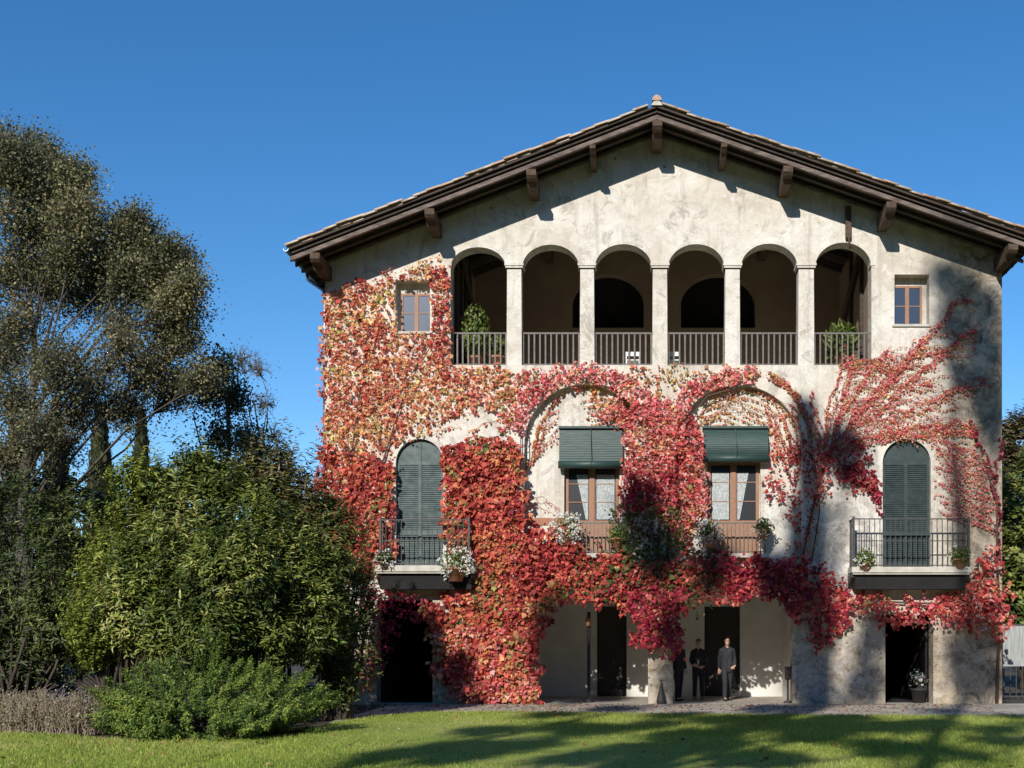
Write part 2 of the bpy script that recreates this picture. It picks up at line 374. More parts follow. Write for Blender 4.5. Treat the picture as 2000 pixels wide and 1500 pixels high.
# grass blades, one uncountable thing
def in_lawn(x, y):
    ex = np.array([e[0] for e in edge]); ey = np.array([e[1] for e in edge]); return y < np.interp(x, ex, ey)-.01
n = 260000; x = rng.uniform(-13, 10, n); y = rng.uniform(-17.5, -3.5, n)
ok = in_lawn(x, y) & (np.abs((x)/(y+CAMD)+.117) < .46); x = x[ok]; y = y[ok]; n = len(x)
N_ = np.stack([rng.normal(0,1,n), -np.abs(rng.normal(.4,1,n)), rng.normal(0,.3,n)], 1); T_ = np.stack([rng.normal(0,.45,n), rng.normal(0,.45,n), np.ones(n)], 1)
C_ = pick([(.22,.31,.05,2),(.36,.46,.09,3),(.48,.55,.13,3),(.60,.55,.24,1.6)], n, np.clip(vnoise(x,y,1.3)*.4+vnoise(x,y,3.7,4)*.35+rng.random(n)*.4-.05,0,1))
tag(leafmesh('grass', np.stack([x,y,np.full(n,.035)],1), N_, T_, rng.uniform(.035,.075,n), C_, BLADE, M['gblade']), 'short mown green grass growing on the lawn', 'grass', kind='stuff')
# dry leaves on lawn and terrace
n = 2600; x = rng.uniform(-12, 9, n); y = np.where(rng.random(n) < .22, rng.uniform(-17, -.3, n), -.3-np.abs(rng.normal(0,2.2,n)))
L_ = leafmesh('fallen_leaves', np.stack([x,y,np.where(in_lawn(x,y),.085,.022)],1), np.stack([rng.normal(0,.3,n),rng.normal(0,.3,n),np.ones(n)],1), runit(n),
    rng.uniform(.045,.085,n), pick([(.26,.15,.07,3),(.40,.28,.14,3),(.32,.06,.05,1.5)], n), IVY, M['litter'])
tag(L_, 'small dry brown and yellow leaves scattered over the lawn and terrace', 'leaves', kind='stuff')

# ------------------------------------------------------------------ the villa
villa = thing('villa', 'large old plastered house with wide gable roof and six-arched loggia', 'house', (.78, 0, 0))
WT = .22                                      # depth of the two big blind arches
LO = [(880,988),(1020,1131),(1162,1273),(1305,1415),(1447,1558),(1592,1702)]
LTOP = [483,478,477,477,476,474]
def loggia_outline():
    z0, zs = fz(713), fz(523)
    p = [(fx(880), z0), (fx(1702), z0), (fx(1702), zs)]
    for (a, b), t in list(zip(LO, LTOP))[::-1]:
        c, h, rr = (fx(a)+fx(b))/2, (fx(b)-fx(a))/2, fz(t)-zs
        for i in range(17):
            th = math.pi*i/16; p.append((c+h*math.cos(th), zs+rr*math.sin(th)))
    return p                                   # ends at (880, zs)
h_log = loggia_outline()
h_upL = rect(fx(772), fx(840), fz(648), fz(547)); h_upR = rect(fx(1747), fx(1815), fz(634), fz(536))
h_shL = arch(fx(773), fx(866), fz(1104), fz(904), fz(857)-fz(904)); h_shR = arch(fx(1724), fx(1818), fz(1107), fz(904), fz(857)-fz(904))
h_blL = arch(fx(1024), fx(1260), fz(1090), fz(868), fz(750)-fz(868), 32); h_blR = arch(fx(1318), fx(1566), fz(1090), fz(878), fz(752)-fz(878), 32)
h_pL = arch(fx(1046), fx(1266), .0, fz(1180), .5); h_pR = arch(fx(1314), fx(1548), .0, fz(1180), .5)
h_gL = rect(fx(736), fx(845), .0, fz(1172)); h_gR = rect(fx(1729), fx(1823), .0, fz(1200))
w1 = rect(fx(1101), fx(1210), fz(1088), fz(850)); w2 = rect(fx(1382), fx(1487), fz(1088), fz(850))
TH = .34
outer = [(XL, -.4), (XRr, -.4), (XRr, zr(XRr)-TH), (XR0, ZR0-TH), (XL, zr(XL)-TH)]
front = MB()
front.plate(outer, [h_log, h_upL, h_upR, h_shL, h_shR, h_blL, h_blR, h_pL, h_pR, h_gL, h_gR], 0, WT, back=False)
sh = lambda l: l
front.plate([(XL,-.4),(XRr,-.4),(XRr,zr(XRr)-TH),(XR0,ZR0-TH),(XL,zr(XL)-TH)], [h_log, h_upL, h_upR, h_shL, h_shR, w1, w2, h_pL, h_pR, h_gL, h_gR], WT, .5, back=True)
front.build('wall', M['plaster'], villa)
# closed shell behind
for xa, xb in ((XL, XL+.5), (XRr-.5, XRr)):
    zt = min(zr(xa), zr(xb))-TH
    MB().box(xa, xb, .503, 15.5, -.4, zt).build('side_wall', M['plaster'], villa)
sd = MB()
sd.plate([(XL+.5,-.4),(XRr-.5,-.4),(XRr-.5,zr(XRr)-TH),(XR0,ZR0-TH),(XL+.5,zr(XL)-TH)], [], 15.0, 15.5)
sd.build('rear_wall', M['plaster'], villa)
# loggia room: floor, side walls, back wall with two dark arches
LD = 5.5
xl, xr_ = fx(874), fx(1708)
lf = MB(); lf.box(XL+.5, XRr-.5, .503, 12, fz(713)-.3, fz(713)+.002); lf.build('loggia_floor', M['slab'], villa)
lw = MB()
ax0, ax1, bx0, bx1 = -1.99, .28, 1.465, 3.83
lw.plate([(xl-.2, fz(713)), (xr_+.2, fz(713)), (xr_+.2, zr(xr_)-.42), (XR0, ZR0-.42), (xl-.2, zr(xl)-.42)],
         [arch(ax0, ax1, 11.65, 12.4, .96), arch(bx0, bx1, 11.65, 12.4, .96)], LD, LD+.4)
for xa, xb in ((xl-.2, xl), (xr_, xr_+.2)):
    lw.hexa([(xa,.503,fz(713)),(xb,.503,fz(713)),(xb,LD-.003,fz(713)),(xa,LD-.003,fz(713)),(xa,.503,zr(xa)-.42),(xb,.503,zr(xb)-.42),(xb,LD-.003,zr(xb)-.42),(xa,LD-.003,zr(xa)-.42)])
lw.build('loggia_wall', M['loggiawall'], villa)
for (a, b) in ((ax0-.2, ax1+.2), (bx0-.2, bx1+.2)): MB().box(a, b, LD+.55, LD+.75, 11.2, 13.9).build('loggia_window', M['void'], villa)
st = MB().tube([(xl+.12, .7, 13.2), (xl+.15, LD-.2, 11.3)], .09, 5)
st.build('timber_brace', M['timber'], villa)
for yy in (1.3, 2.2, 3.1, 4.0): MB().box(xl+.003, xl+.10, yy-.09, yy+.09, fz(713), zr(xl)-.45).build('timber_post', M['timber'], villa)
for yy in (1.6, 3.2): MB().box(xr_-.10, xr_-.003, yy-.09, yy+.09, fz(713), zr(xr_)-.45).build('timber_post', M['timber'], villa)
MB().tube([(xr_-.12, .8, 13.0), (xr_-.15, LD-.2, 11.0)], .09, 5).build('timber_brace', M['timber'], villa)
# columns with capitals
for (a, b), (c, d) in zip(LO[:-1], LO[1:]):
    x0, x1 = fx(b), fx(c)
    cm = MB(); e = .015
    cm.hexa([(x0+e,.03,fz(713)),(x1-e,.03,fz(713)),(x1-e,.46,fz(713)),(x0+e,.46,fz(713)),(x0+.03,.04,fz(521)),(x1-.03,.04,fz(521)),(x1-.03,.45,fz(521)),(x0+.03,.45,fz(521))])
    co = cm.build('column', M['plaster'], villa)
    k = MB(); k.box(x0-.035, x1+.035, -.04, .503, fz(519), fz(514)); k.box(x0-.01, x1+.01, -.015, .49, fz(523), fz(519)); k.build('capital', M['plaster'], co)
for s_, xx in ((1, fx(880)), (-1, fx(1702))):
    k = MB(); k.box(min(xx-.09*s_, xx+.03*s_), max(xx-.09*s_, xx+.03*s_), -.035, .3, fz(519), fz(514)); k.build('capital', M['plaster'], villa)
# thin raised mouldings round the loggia arches
for (a, b), t in zip(LO, LTOP):
    c, h, rr, zs = (fx(a)+fx(b))/2, (fx(b)-fx(a))/2, fz(t)-fz(523), fz(523)
    mo = MB(); o_ = []; i_ = []
    for i in range(25):
        th = math.pi*i/24; o_.append((c+(h+.10)*math.cos(th), zs+(rr+.10)*math.sin(th)+.11)); i_.append((c+h*math.cos(th), zs+rr*math.sin(th)))
    vs = [];
    for (xo, zo), (xi, zi) in zip(o_, i_): zo -= .11; vs += [(xi,-.014,zi),(xo,-.014,zo),(xi,.01,zi),(xo,.01,zo)]
    fs = []
    for i in range(24):
        q = i*4; fs += [(q,q+1,q+5,q+4), (q+1,q+3,q+7,q+5), (q+2,q,q+4,q+6)]
    mo.add(vs, fs); mo.build('arch_moulding', M['plaster'], villa)
def railing(x0, x1, y, z0, z1, step, mat, name, parent, mid=None, returns=None, bar=.013, topr=.022):
    r = MB(); r.box(x0, x1, y-.02, y+.02, z1-topr*2, z1); r.box(x0, x1, y-.012, y+.012, z0+.03, z0+.055)
    if mid: r.box(x0, x1, y-.014, y+.014, mid-.012, mid+.012)
    n = int((x1-x0)/step)
    for i in range(n+1):
        xx = x0+.01+(x1-x0-.02)*i/n; r.box(xx-bar, xx+bar, y-.010, y+.010, z0, z1-topr*2)
    if returns is not None:
        for xx in (x0, x1):
            r.box(xx-.02, xx+.02, y+.02, returns, z1-topr*2, z1); r.box(xx-.012, xx+.012, y+.02, returns, z0+.03, z0+.055)
            k = int((returns-y)/step)
            for i in range(1, k+1): r.box(xx-bar, xx+bar, y+i*step-.01, y+i*step+.01, z0, z1-topr*2)
            r.box(xx-.026, xx+.026, y-.026, y+.026, z0-.02, z1+.05)
    return r.build(name, mat, parent)
for (a, b) in LO:
    railing(fx(a)+.003, fx(b)-.003, .16, fz(712), fz(646.5), .145, M['iron'], 'railing', villa, bar=.021)
# windows of the upper floor
def upwin(h, pxs, y=.30):
    x0, x1, z0, z1 = pxs
    wf = MB(); t = .06
    wf.plate(rect(x0,x1,z0,z1), [rect(x0+t,(x0+x1)/2-t*.9,z0+t,z1-t), rect((x0+x1)/2+t*.9,x1-t,z0+t,z1-t)], y, y+.06)
    hx0, hz0, hx1, hz1 = h[0][0], h[0][1], h[2][0], h[2][1]
    fr = wf.build('window', M['frame'], villa)
    for a, b in ((x0+t, (x0+x1)/2-t*.9), ((x0+x1)/2+t*.9, x1-t)):
        k = MB(); k.box(a+.002, b-.002, y+.02, y+.035, z0+t+.002, z1-t-.002); k.build('pane', M['glass'], fr)
        k = MB(); zm = (z0+z1)/2; k.box(a, b, y+.005, y+.017, zm-.012, zm+.012); k.build('glazing_bar', M['frame'], fr)
    # plaster closing the reveal around the frame, splayed
    c = MB()
    c.plate(rect(hx0-.05, hx1+.05, hz0-.05, hz1+.05), [rect(x0+.01,x1-.01,z0+.01,z1-.01)], y+.03, y+.2); c.build('reveal', M['plaster'], villa)
    s_ = MB(); s_.box(hx0-.06, hx1+.06, -.05, y-.002, hz0-.06, hz0+.005); s_.build('window_sill', M['slab'], villa)
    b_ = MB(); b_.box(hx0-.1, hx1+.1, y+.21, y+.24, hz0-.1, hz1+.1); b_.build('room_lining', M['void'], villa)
upwin(h_upL, (fx(779), fx(840), fz(645), fz(567)))
upwin(h_upR, (fx(1747), fx(1806), fz(632), fz(552)))
# arched louvred shutters on the balconies
def shutters(x0, x1, z0, zs, rise, y=.12, mt='shutter'):
    c = (x0+x1)/2; n = 10; zt = zs
    for s_ in (-1, 1):
        a = (x1-x0)/2-.01
        if s_ < 0: out = [(c-.004, z0), (c-.004, zs+rise-.01)]+[(c+a*math.cos(t), zs+(rise-.01)*math.sin(t)) for t in [math.pi/2+math.pi/2*i/n for i in range(1, n+1)]]+[(c-a, z0)]
        else: out = [(c+.004, z0), (c+a, z0)]+[(c+a*math.cos(t), zs+(rise-.01)*math.sin(t)) for t in [math.pi/2*i/n for i in range(0, n)]]+[(c+.004, zs+rise-.01)]
        xa, xb = (c-a+.07, c-.05) if s_ < 0 else (c+.05, c+a-.07)
        holes = [rect(xa, xb, z0+.12, z0+(zs-z0)*.30), rect(xa, xb, z0+(zs-z0)*.30+.09, zs-.04)]
        m = MB(); m.plate(out, holes, y, y+.045)
        for h in holes:
            za, zb = h[0][1], h[2][1]; k = int((zb-za)/.055)
            for i in range(k):
                zz = za+(zb-za)*(i+.5)/k
                m.hexa([(xa,y+.006,zz-.026),(xb,y+.006,zz-.026),(xb,y+.012,zz-.026),(xa,y+.012,zz-.026),(xa,y+.034,zz+.026),(xb,y+.034,zz+.026),(xb,y+.040,zz+.026),(xa,y+.040,zz+.026)])
        m.box(*((c-.03, c+.004) if s_ < 0 else (c+.006, c+.03)), y-.02, y-.002, z0+.01, zs+rise-.04)
        sh_o = m.build('shutter', M[mt], villa)
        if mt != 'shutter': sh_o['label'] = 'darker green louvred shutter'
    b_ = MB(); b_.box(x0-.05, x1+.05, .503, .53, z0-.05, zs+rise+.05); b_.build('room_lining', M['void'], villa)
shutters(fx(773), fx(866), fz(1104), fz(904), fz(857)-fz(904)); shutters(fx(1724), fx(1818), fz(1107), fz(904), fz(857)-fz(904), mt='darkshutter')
# middle windows: tall double doors with glass above and wooden panels below
def midwin(x0, x1, z1, glass_z, foot_z, curt):
    y = .36; c = (x0+x1)/2; t = .085
    ho = []; bays = [(x0+t, c-.09), (c+.09, x1-t)]
    wf = MB(); wf.plate(rect(x0, x1, foot_z, z1), [rect(a, b, glass_z, z1-.06) for a, b in bays], y, y+.07)
    wf.box(c-.06, c+.06, y-.025, y-.002, foot_z, z1)
    for a, b in bays: wf.box(a+.04, b-.04, y-.015, y-.002, foot_z+.1, glass_z-.12)
    fr = wf.build('window', M['frame'], villa)
    for i, (a, b) in enumerate(bays):
        k = MB(); k.box(a+.002, b-.002, y+.03, y+.04, glass_z+.002, z1-.062); k.build('pane', M['darkglass'], fr)
        for j in (1, 2): zz = glass_z+(z1-.06-glass_z)*j/2.9; MB().box(a, b, y+.008, y+.026, zz-.012, zz+.012).build('glazing_bar', M['frame'], fr)
        cu = MB(); za, zb = glass_z+.03, glass_z+(z1-glass_z)*.83; nn = 14; full = curt[i]
        vs = []
        for j in range(nn+1):
            u = j/nn
            for q in range(7):
                v = q/6; zz = zb+(za-zb)*v
                if full: xx = a+.03+(b-a-.06)*u
                else:
                    wd = (b-a-.03)*(.62-.5*v); xx = (b-.02-wd+wd*u) if i == 0 else (a+.02+wd*u)
                vs.append((xx, y+.016+.004*math.sin(u*30), zz))
        cu.add(vs, [(j*7+q, j*7+q+1, (j+1)*7+q+1, (j+1)*7+q) for j in range(nn) for q in range(6)], True)
        cu.build('curtain', M['curtain'], fr)
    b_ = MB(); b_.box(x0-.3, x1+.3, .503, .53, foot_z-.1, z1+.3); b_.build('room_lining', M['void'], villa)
    rb = MB(); h = w1 if x0 < 1 else w2
    rb.plate(rect(h[0][0]-.02, h[1][0]+.02, h[0][1]-.01, h[2][1]+.01), [rect(x0+.01, x1-.01, foot_z-.005, z1-.01)], y+.035, .499); rb.build('reveal', M['plaster'], villa)
midwin(fx(1103), fx(1208), fz(905), fz(1014), fz(1086), (False, True))
midwin(fx(1384), fx(1485), fz(900), fz(1014), fz(1086), (True, False))
# roller blinds with slats and the rolled-up end
def blind(px0, px1, py0, py1, bow):
    x0, x1, z0, z1 = fx(px0), fx(px1), fz(py1), fz(py0); m = MB(); n = 30; vs = []
    for i in range(n+1):
        u = i/n; zz = z1+(z0+.12-z1)*u; yy = .13-.10*u-bow*math.sin(math.pi*u*.9)
        vs += [(x0, yy-.004*(i % 2), zz), (x1, yy-.004*(i % 2), zz), (x0, yy+.02, zz), (x1, yy+.02, zz)]
    fs = []
    for i in range(n):
        q = i*4; fs += [(q,q+4,q+5,q+1), (q+2,q+3,q+7,q+6), (q,q+2,q+6,q+4), (q+1,q+5,q+7,q+3)]
    m.add(vs, fs); m.box(x0-.02, x1+.02, .04, .215, z1-.01, z1+.05)
    b = m.build('roller_blind', M['blind'], villa)
    r = MB(); r.tube([(x0-.02,-.02,z0+.10),(x1+.02,-.02,z0+.10)], .105, 14); r.build('rolled_end', M['blind'], b)
    c = MB(); cx = (x0+x1)/2
    c.tube([(cx,.10,z1),(cx,-.02-bow,(z0+z1)/2),(cx,-.135,z0+.1),(cx,-.02,z0-.02)], .012, 5); c.build('cord', M['shutter'], b)
blind(1092, 1216, 835, 915, .03); blind(1374, 1500, 835, 903, .16)
# balconies
def balcony(px0, px1, pyt, pyb, rt, mid, rx0, rx1, p=.65):
    k = (CAMD-p)/CAMD
    X = lambda px: (px-1240)/72*k
    Zf = lambda py: EYE+(1245-py)/72*k
    s = MB(); s.box(X(px0), X(px1), -p, -.002, Zf(pyb), Zf(pyt)); s.box(X(px0)+.03, X(px1)-.03, -p+.04, -.002, Zf(pyb)-.05, Zf(pyb)-.002)
    b = s.build('balcony', M['slab'], villa)
    railing(X(rx0), X(rx1), -p+.06, Zf(pyt)+.002, Zf(rt), .135, M['darkiron'], 'railing', b, mid=Zf(mid), returns=-.01, bar=.009, topr=.014)
    MB().box(X(px0)+.12, X(px1)-.12, -.5, -.002, fz(1152), Zf(pyb)-.052).build('support_beam', M['void'], b)
    for xx in (X(px0)+.06, X(px1)-.06): MB().hexa([(xx-.06,-.5,Zf(pyb)-.12),(xx+.06,-.5,Zf(pyb)-.12),(xx+.06,-.002,Zf(pyb)-.42),(xx-.06,-.002,Zf(pyb)-.42),(xx-.06,-.5,Zf(pyb)-.052),(xx+.06,-.5,Zf(pyb)-.052),(xx+.06,-.002,Zf(pyb)-.052),(xx-.06,-.002,Zf(pyb)-.052)]).build('bracket', M['darkiron'], b)
balcony(732, 928, 1104, 1116, 1014, 1056, 742, 915); balcony(1664, 1897, 1107, 1118, 1012, 1056, 1668, 1893)
def julia(px0, px1):
    s = MB(); s.box(fx(px0)-.1, fx(px1)+.1, -.30, .20, fz(1090), fz(1082)); b = s.build('balcony', M['slab'], villa)
    railing(fx(px0), fx(px1), -.26, fz(1082)+.002, fz(1022), .105, M['iron'], 'railing', b, returns=-.01, bar=.011, topr=.018)
julia(1122, 1216); julia(1394, 1492)
# ground floor: portico room, doors, deep dark entrances
PD = 3.8
pr = MB(); pz = 3.45
dx = [(fx(1163-6), fx(1222)), (fx(1392), fx(1470))]
X0, X1 = fx(1035), fx(1562)
pr.plate(rect(X0, X1, .0, pz), [rect(a, b, .0, 2.75) for a, b in dx], PD, PD+.3)
pr.box(X0-.2, X0, .503, PD+.3, 0, pz); pr.box(X1, X1+.2, .503, PD+.3, 0, pz); pr.box(X0-.2, X1+.2, .503, PD+.3, pz+.002, pz+.2)
pr.build('portico_wall', M['innerwall'], villa)
for (a, b) in dx:
    d = MB(); d.box(a+.003, b-.003, PD+.2, PD+.25, .015, 2.747)
    for i in range(2):
        for j in range(3):
            xa = a+.06+(b-a)/2*i; d.box(xa, xa+(b-a)/2-.12, PD+.18, PD+.198, .15+.85*j, .85+.85*j)
    dd = d.build('door', M['dark'], villa)
    k = MB(); k.ball(((a+b)/2+.06, PD+.15, 1.05), .03, 8, 6); k.build('handle', M['iron'], dd)
for h in (h_gL, h_gR):
    x0, x1, zt = h[0][0], h[1][0], h[2][1]
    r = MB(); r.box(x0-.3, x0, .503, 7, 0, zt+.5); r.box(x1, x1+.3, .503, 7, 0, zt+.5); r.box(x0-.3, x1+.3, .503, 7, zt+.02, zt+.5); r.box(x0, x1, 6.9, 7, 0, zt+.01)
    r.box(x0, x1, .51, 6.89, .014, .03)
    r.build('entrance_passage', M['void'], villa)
    d = MB(); d.box(x1-.09, x1-.03, .56, 1.4, .035, zt-.1); d.build('door', M['dark'], villa)
# terracotta band between floors
bd = MB(); bd.box(fx(1028), fx(1100), WT-.03, WT-.002, fz(1024), fz(1010)); bd.build('brick_band', M['pot'], villa)
# lantern bracket on the pier left of the arches
lb = MB(); lb.tube([(fx(1018),-.01,fz(905)),(fx(1018),-.12,fz(905)),(fx(1018),-.14,fz(848)),(fx(1010),-.14,fz(846))], .014, 5)
lb.tube([(fx(1028),-.02,fz(840)),(fx(1028),-.02,fz(905))], .016, 5); lb.tube([(fx(1028),-.02,fz(843)),(fx(1010),-.14,fz(843))], .012, 5)
lb.tube([(fx(1010),-.14,fz(870)),(fx(1028),-.02,fz(870))], .012, 5)
lb.build('iron_bracket', M['darkiron'], villa)
hk = MB(); hk.box(fx(1650), fx(1661), -.14, -.06, fz(468), fz(406)); hk.box(fx(1652), fx(1659), -.06, -.002, fz(425), fz(414)); hk.box(fx(1653), fx(1660), -.06,-.002, fz(460), fz(452))
hk.tube([(fx(1655),-.10,fz(440)),(fx(1657),-.12,fz(476)),(fx(1660),-.08,fz(488))], .03, 6); hk.build('hoist_bracket', M['purlin'], villa)

# roof
YF = -1.30
deck = MB()
def slopebox(mb, y0, y1, a, b, xa=ELX, xb=ERX, e=0):   # slab following both slopes, a..b below the tile line
    for s_ in (0, 1):
        x0, x1 = (xa, XR0) if s_ == 0 else (XR0, xb)
        mb.hexa([(x0,y0,zr(x0)-b),(x1,y0,zr(x1)-b),(x1,y1,zr(x1)-b),(x0,y1,zr(x0)-b),(x0,y0,zr(x0)-a),(x1,y0,zr(x1)-a),(x1,y1,zr(x1)-a),(x0,y1,zr(x0)-a)])
slopebox(deck, YF+.05, 15.6, .15, .20)
roof = deck.build('roof', M['timber'], villa)
so_ = MB(); slopebox(so_, YF+.12, 15.6, .26, .30, ELX+.06, ERX-.06)
y = YF+.3
so_.build('soffit_board', M['soffit'], roof)
jm = MB()
for i in range(22):                            # joists laid across, seen edge-on under the tiles
    slopebox(jm, YF+.2+i*.55, YF+.30+i*.55, .302, .37, ELX+.1, ERX-.1)
jm.build('batten', M['soffit'], roof)
for yy, dep, mt in ((YF+.10, .485, 'rafter'), (-.72, .47, 'timber'), (-.14, .45, 'rafter')):
    r = MB(); slopebox(r, yy, yy+.10, .375, dep, ELX+.05, ERX-.05); r.build('rafter', M[mt], roof)
gp = MB(); slopebox(gp, YF+.20, YF+.24, .205, .44, ELX+.06, ERX-.06); gp.build('gap_board', M['soffit'], roof)
for yy in (1.0, 2.4, 3.8, 5.0):
    r = MB(); slopebox(r, yy, yy+.12, .375, .52, XL+.5, XRr-.5); r.build('rafter', M['timber'], roof)
# pale infill slates between rafters inside the loggia
for px, big in ((614,1),(838,1),(1037,1),(1157,0),(1284,1),(1415,0),(1540,1),(1742,1),(1980,1)):
    x = (px-1240)/72*.959; h, wd = (.36, .125) if big else (.23, .075)
    zt = min(zr(x-wd), zr(x+wd))-.505 if abs(x-XR0) > .3 else ZR0-.54
    pm = MB(); prof = [(YF+.02, zt), (YF+.02, zt-h*.42), (YF+.10, zt-h*.62), (YF+.26, zt-h*.70), (YF+.36, zt-h), (5.4, zt-h), (5.4, zt)]
    n = len(prof); vs = [(x-wd, a, b) for a, b in prof]+[(x+wd, a, b) for a, b in prof]
    pm.add(vs, [tuple(range(n)), tuple(range(2*n-1, n-1, -1))]+[(i, i+n, (i+1) % n+n, (i+1) % n) for i in range(n)])
    pm.build('purlin', M['purlin'], roof)
# barrel tiles
def tile_rows():
    P, N, T, S = [], [], [], []
    for s_, (xe, sl) in ((-1, (ELX, SL)), (1, (ERX, SR))):
        L = abs(xe-XR0)*math.sqrt(1+sl*sl); ex = .36; rows = int(L/ex)
        d = Vector((s_, 0, -sl)).normalized(); nn = Vector((s_*sl, 0, 1)).normalized()
        for c in range(66):
            yy = YF+.09+c*.235
            for r in range(rows):
                q = Vector((XR0, yy, ZR0-.13))+d*(L-(r+1)*ex-.02+random.uniform(-.012,.012))+nn*(.035)
                q.y += random.uniform(-.008,.008)
                q = q+nn*(.018*math.sin(r*1.9+c)+.02*math.sin(r*.45)+random.uniform(-.01,.012)); P.append(q); dd = (d+nn*(.10+random.uniform(-.03,.03))+Vector((0,random.uniform(-.04,.04),0))).normalized()
                T.append(dd); N.append(nn+Vector((0, random.uniform(-.05,.05), 0))); S.append(1)
    return P, N, T, S
P, N, T, S = tile_rows()
tv = []; tf = []; K = 7
for j, (rr, ly) in enumerate(((.088, 0), (.108, .42))):
    for i in range(K+1):
        a = math.pi*i/K; tv.append((rr*math.cos(a), ly, rr*math.sin(a)*.85))
for j, (rr, ly) in enumerate(((.072, 0), (.092, .42))):
    for i in range(K+1):
        a = math.pi*i/K; tv.append((rr*math.cos(a), ly, rr*math.sin(a)*.85))
for i in range(K):
    tf.append((i, i+1, K+1+i+1, K+1+i)); tf.append((K+1+i, K+1+i+1, 3*(K+1)+i+1, 3*(K+1)+i)); tf.append((2*(K+1)+i+1, 2*(K+1)+i, 3*(K+1)+i, 3*(K+1)+i+1))
tf += [(0, K+1, 3*(K+1), 2*(K+1)), (2*K+1, K, 2*(K+1)+K, 4*K+3)]
leafmesh('roof_tiles', np.array(P), np.array([list(v) for v in N]), np.array([list(v) for v in T]), 1.0, None, (tv, tf), M['tile'], roof)
rd = MB()
for i in range(40):
    yy = YF+i*.42; rr = .125; vs = []
    for q, r_ in ((yy, rr), (yy+.45, rr-.02)):
        for k in range(9):
            a = math.pi*k/8; vs.append((XR0+r_*math.cos(a), q-.03, ZR0-.05+r_*math.sin(a)*1.1+.01*math.sin(i*2.3)))
    rd.add(vs, [(k, k+1, 10+k, 9+k) for k in range(8)]+[tuple(range(9))[::-1]], False)
rd.build('ridge_tiles', M['tile'], roof)
kn = MB(); kn.ball((XR0,YF+.03,ZR0-.02), (.095,.05,.095), 12, 8); kn.hexa([(XR0-.15,YF-.005,ZR0-.17),(XR0+.15,YF-.005,ZR0-.17),(XR0+.15,YF+.1,ZR0-.17),(XR0-.15,YF+.1,ZR0-.17),(XR0-.05,YF-.005,ZR0-.02),(XR0+.05,YF-.005,ZR0-.02),(XR0+.05,YF+.1,ZR0-.02),(XR0-.05,YF+.1,ZR0-.02)])
kn.build('mortar_cap', M['slab'], roof)
gt = MB(); gz = zr(ELX)-.20
n = 8; vs = []
for yy in (YF-.02, 15.5):
    for k in range(n+1):
        a = math.pi+math.pi*k/n; vs.append((ELX-.02+.07*math.cos(a), yy, gz+.02+.07*math.sin(a)))
    for k in range(n+1):
        a = 2*math.pi-math.pi*k/n; vs.append((ELX-.02+.06*math.cos(a), yy, gz+.02+.06*math.sin(a)))
m_ = 2*(n+1); gt.add(vs, [(i, (i+1) % m_, m_+(i+1) % m_, m_+i) for i in range(m_)]+[tuple(range(m_))[::-1]])
gu = gt.build('gutter', M['zinc'], roof)
dp = MB(); dp.tube([(ELX-.02,.7,gz-.03),(ELX,.6,gz-.2),(XL-.10,.25,gz-.62),(XL-.07,.22,gz-.8),(XL-.07,.22,.2)], .05, 8); dp.build('downpipe', M['zinc'], gu)

# ------------------------------------------------------------------ creepers
RED = [(.18,.022,.026,1.6),(.40,.05,.05,3),(.60,.11,.085,3),(.74,.25,.17,2),(.34,.26,.09,.8)]
DEEP = [(.13,.012,.022,2),(.30,.022,.045,4),(.48,.05,.08,3),(.62,.13,.16,1)]
ORANGE = [(.44,.07,.055,2.4),(.66,.19,.12,3),(.74,.36,.17,3),(.74,.54,.20,1.6),(.42,.38,.11,.8)]
PINK = [(.50,.055,.07,2),(.72,.15,.15,3.4),(.82,.34,.29,3),(.76,.46,.20,1.4)]
RUST = [(.20,.03,.03,1.6),(.42,.06,.055,3),(.60,.13,.085,3),(.68,.28,.12,1.8),(.28,.24,.08,1.4),(.13,.15,.05,.8)]
GREEN = [(.05,.075,.02,4),(.10,.13,.036,3),(.16,.16,.05,1),(.20,.03,.03,2.5)]
YEL = [(.50,.34,.10,3),(.44,.40,.12,2),(.56,.20,.08,3),(.52,.08,.07,2)]
AVOID = [[(772,548),(843,548),(843,650),(776,650)], [(776,895),(780,870),(820,858),(858,872),(864,900),(864,1098),(776,1098)], [(1092,838),(1215,838),(1212,915),(1200,1012),(1104,1012),(1094,915)],
         [(1376,840),(1498,840),(1496,903),(1480,1012),(1390,1012),(1376,900)], [(1725,880),(1750,858),(1790,858),(1817,885),(1817,1104),(1725,1104)],
         [(883,500),(900,486),(965,486),(985,515),(987,708),(883,708)]]
def in_arch(px, py):
    a = ((px-1142)/118)**2+(np.minimum(py-868, 0)/118)**2 < 1; b = ((px-1442)/124)**2+(np.minimum(py-878, 0)/126)**2 < 1
    return (a | b) & (py < 1085)
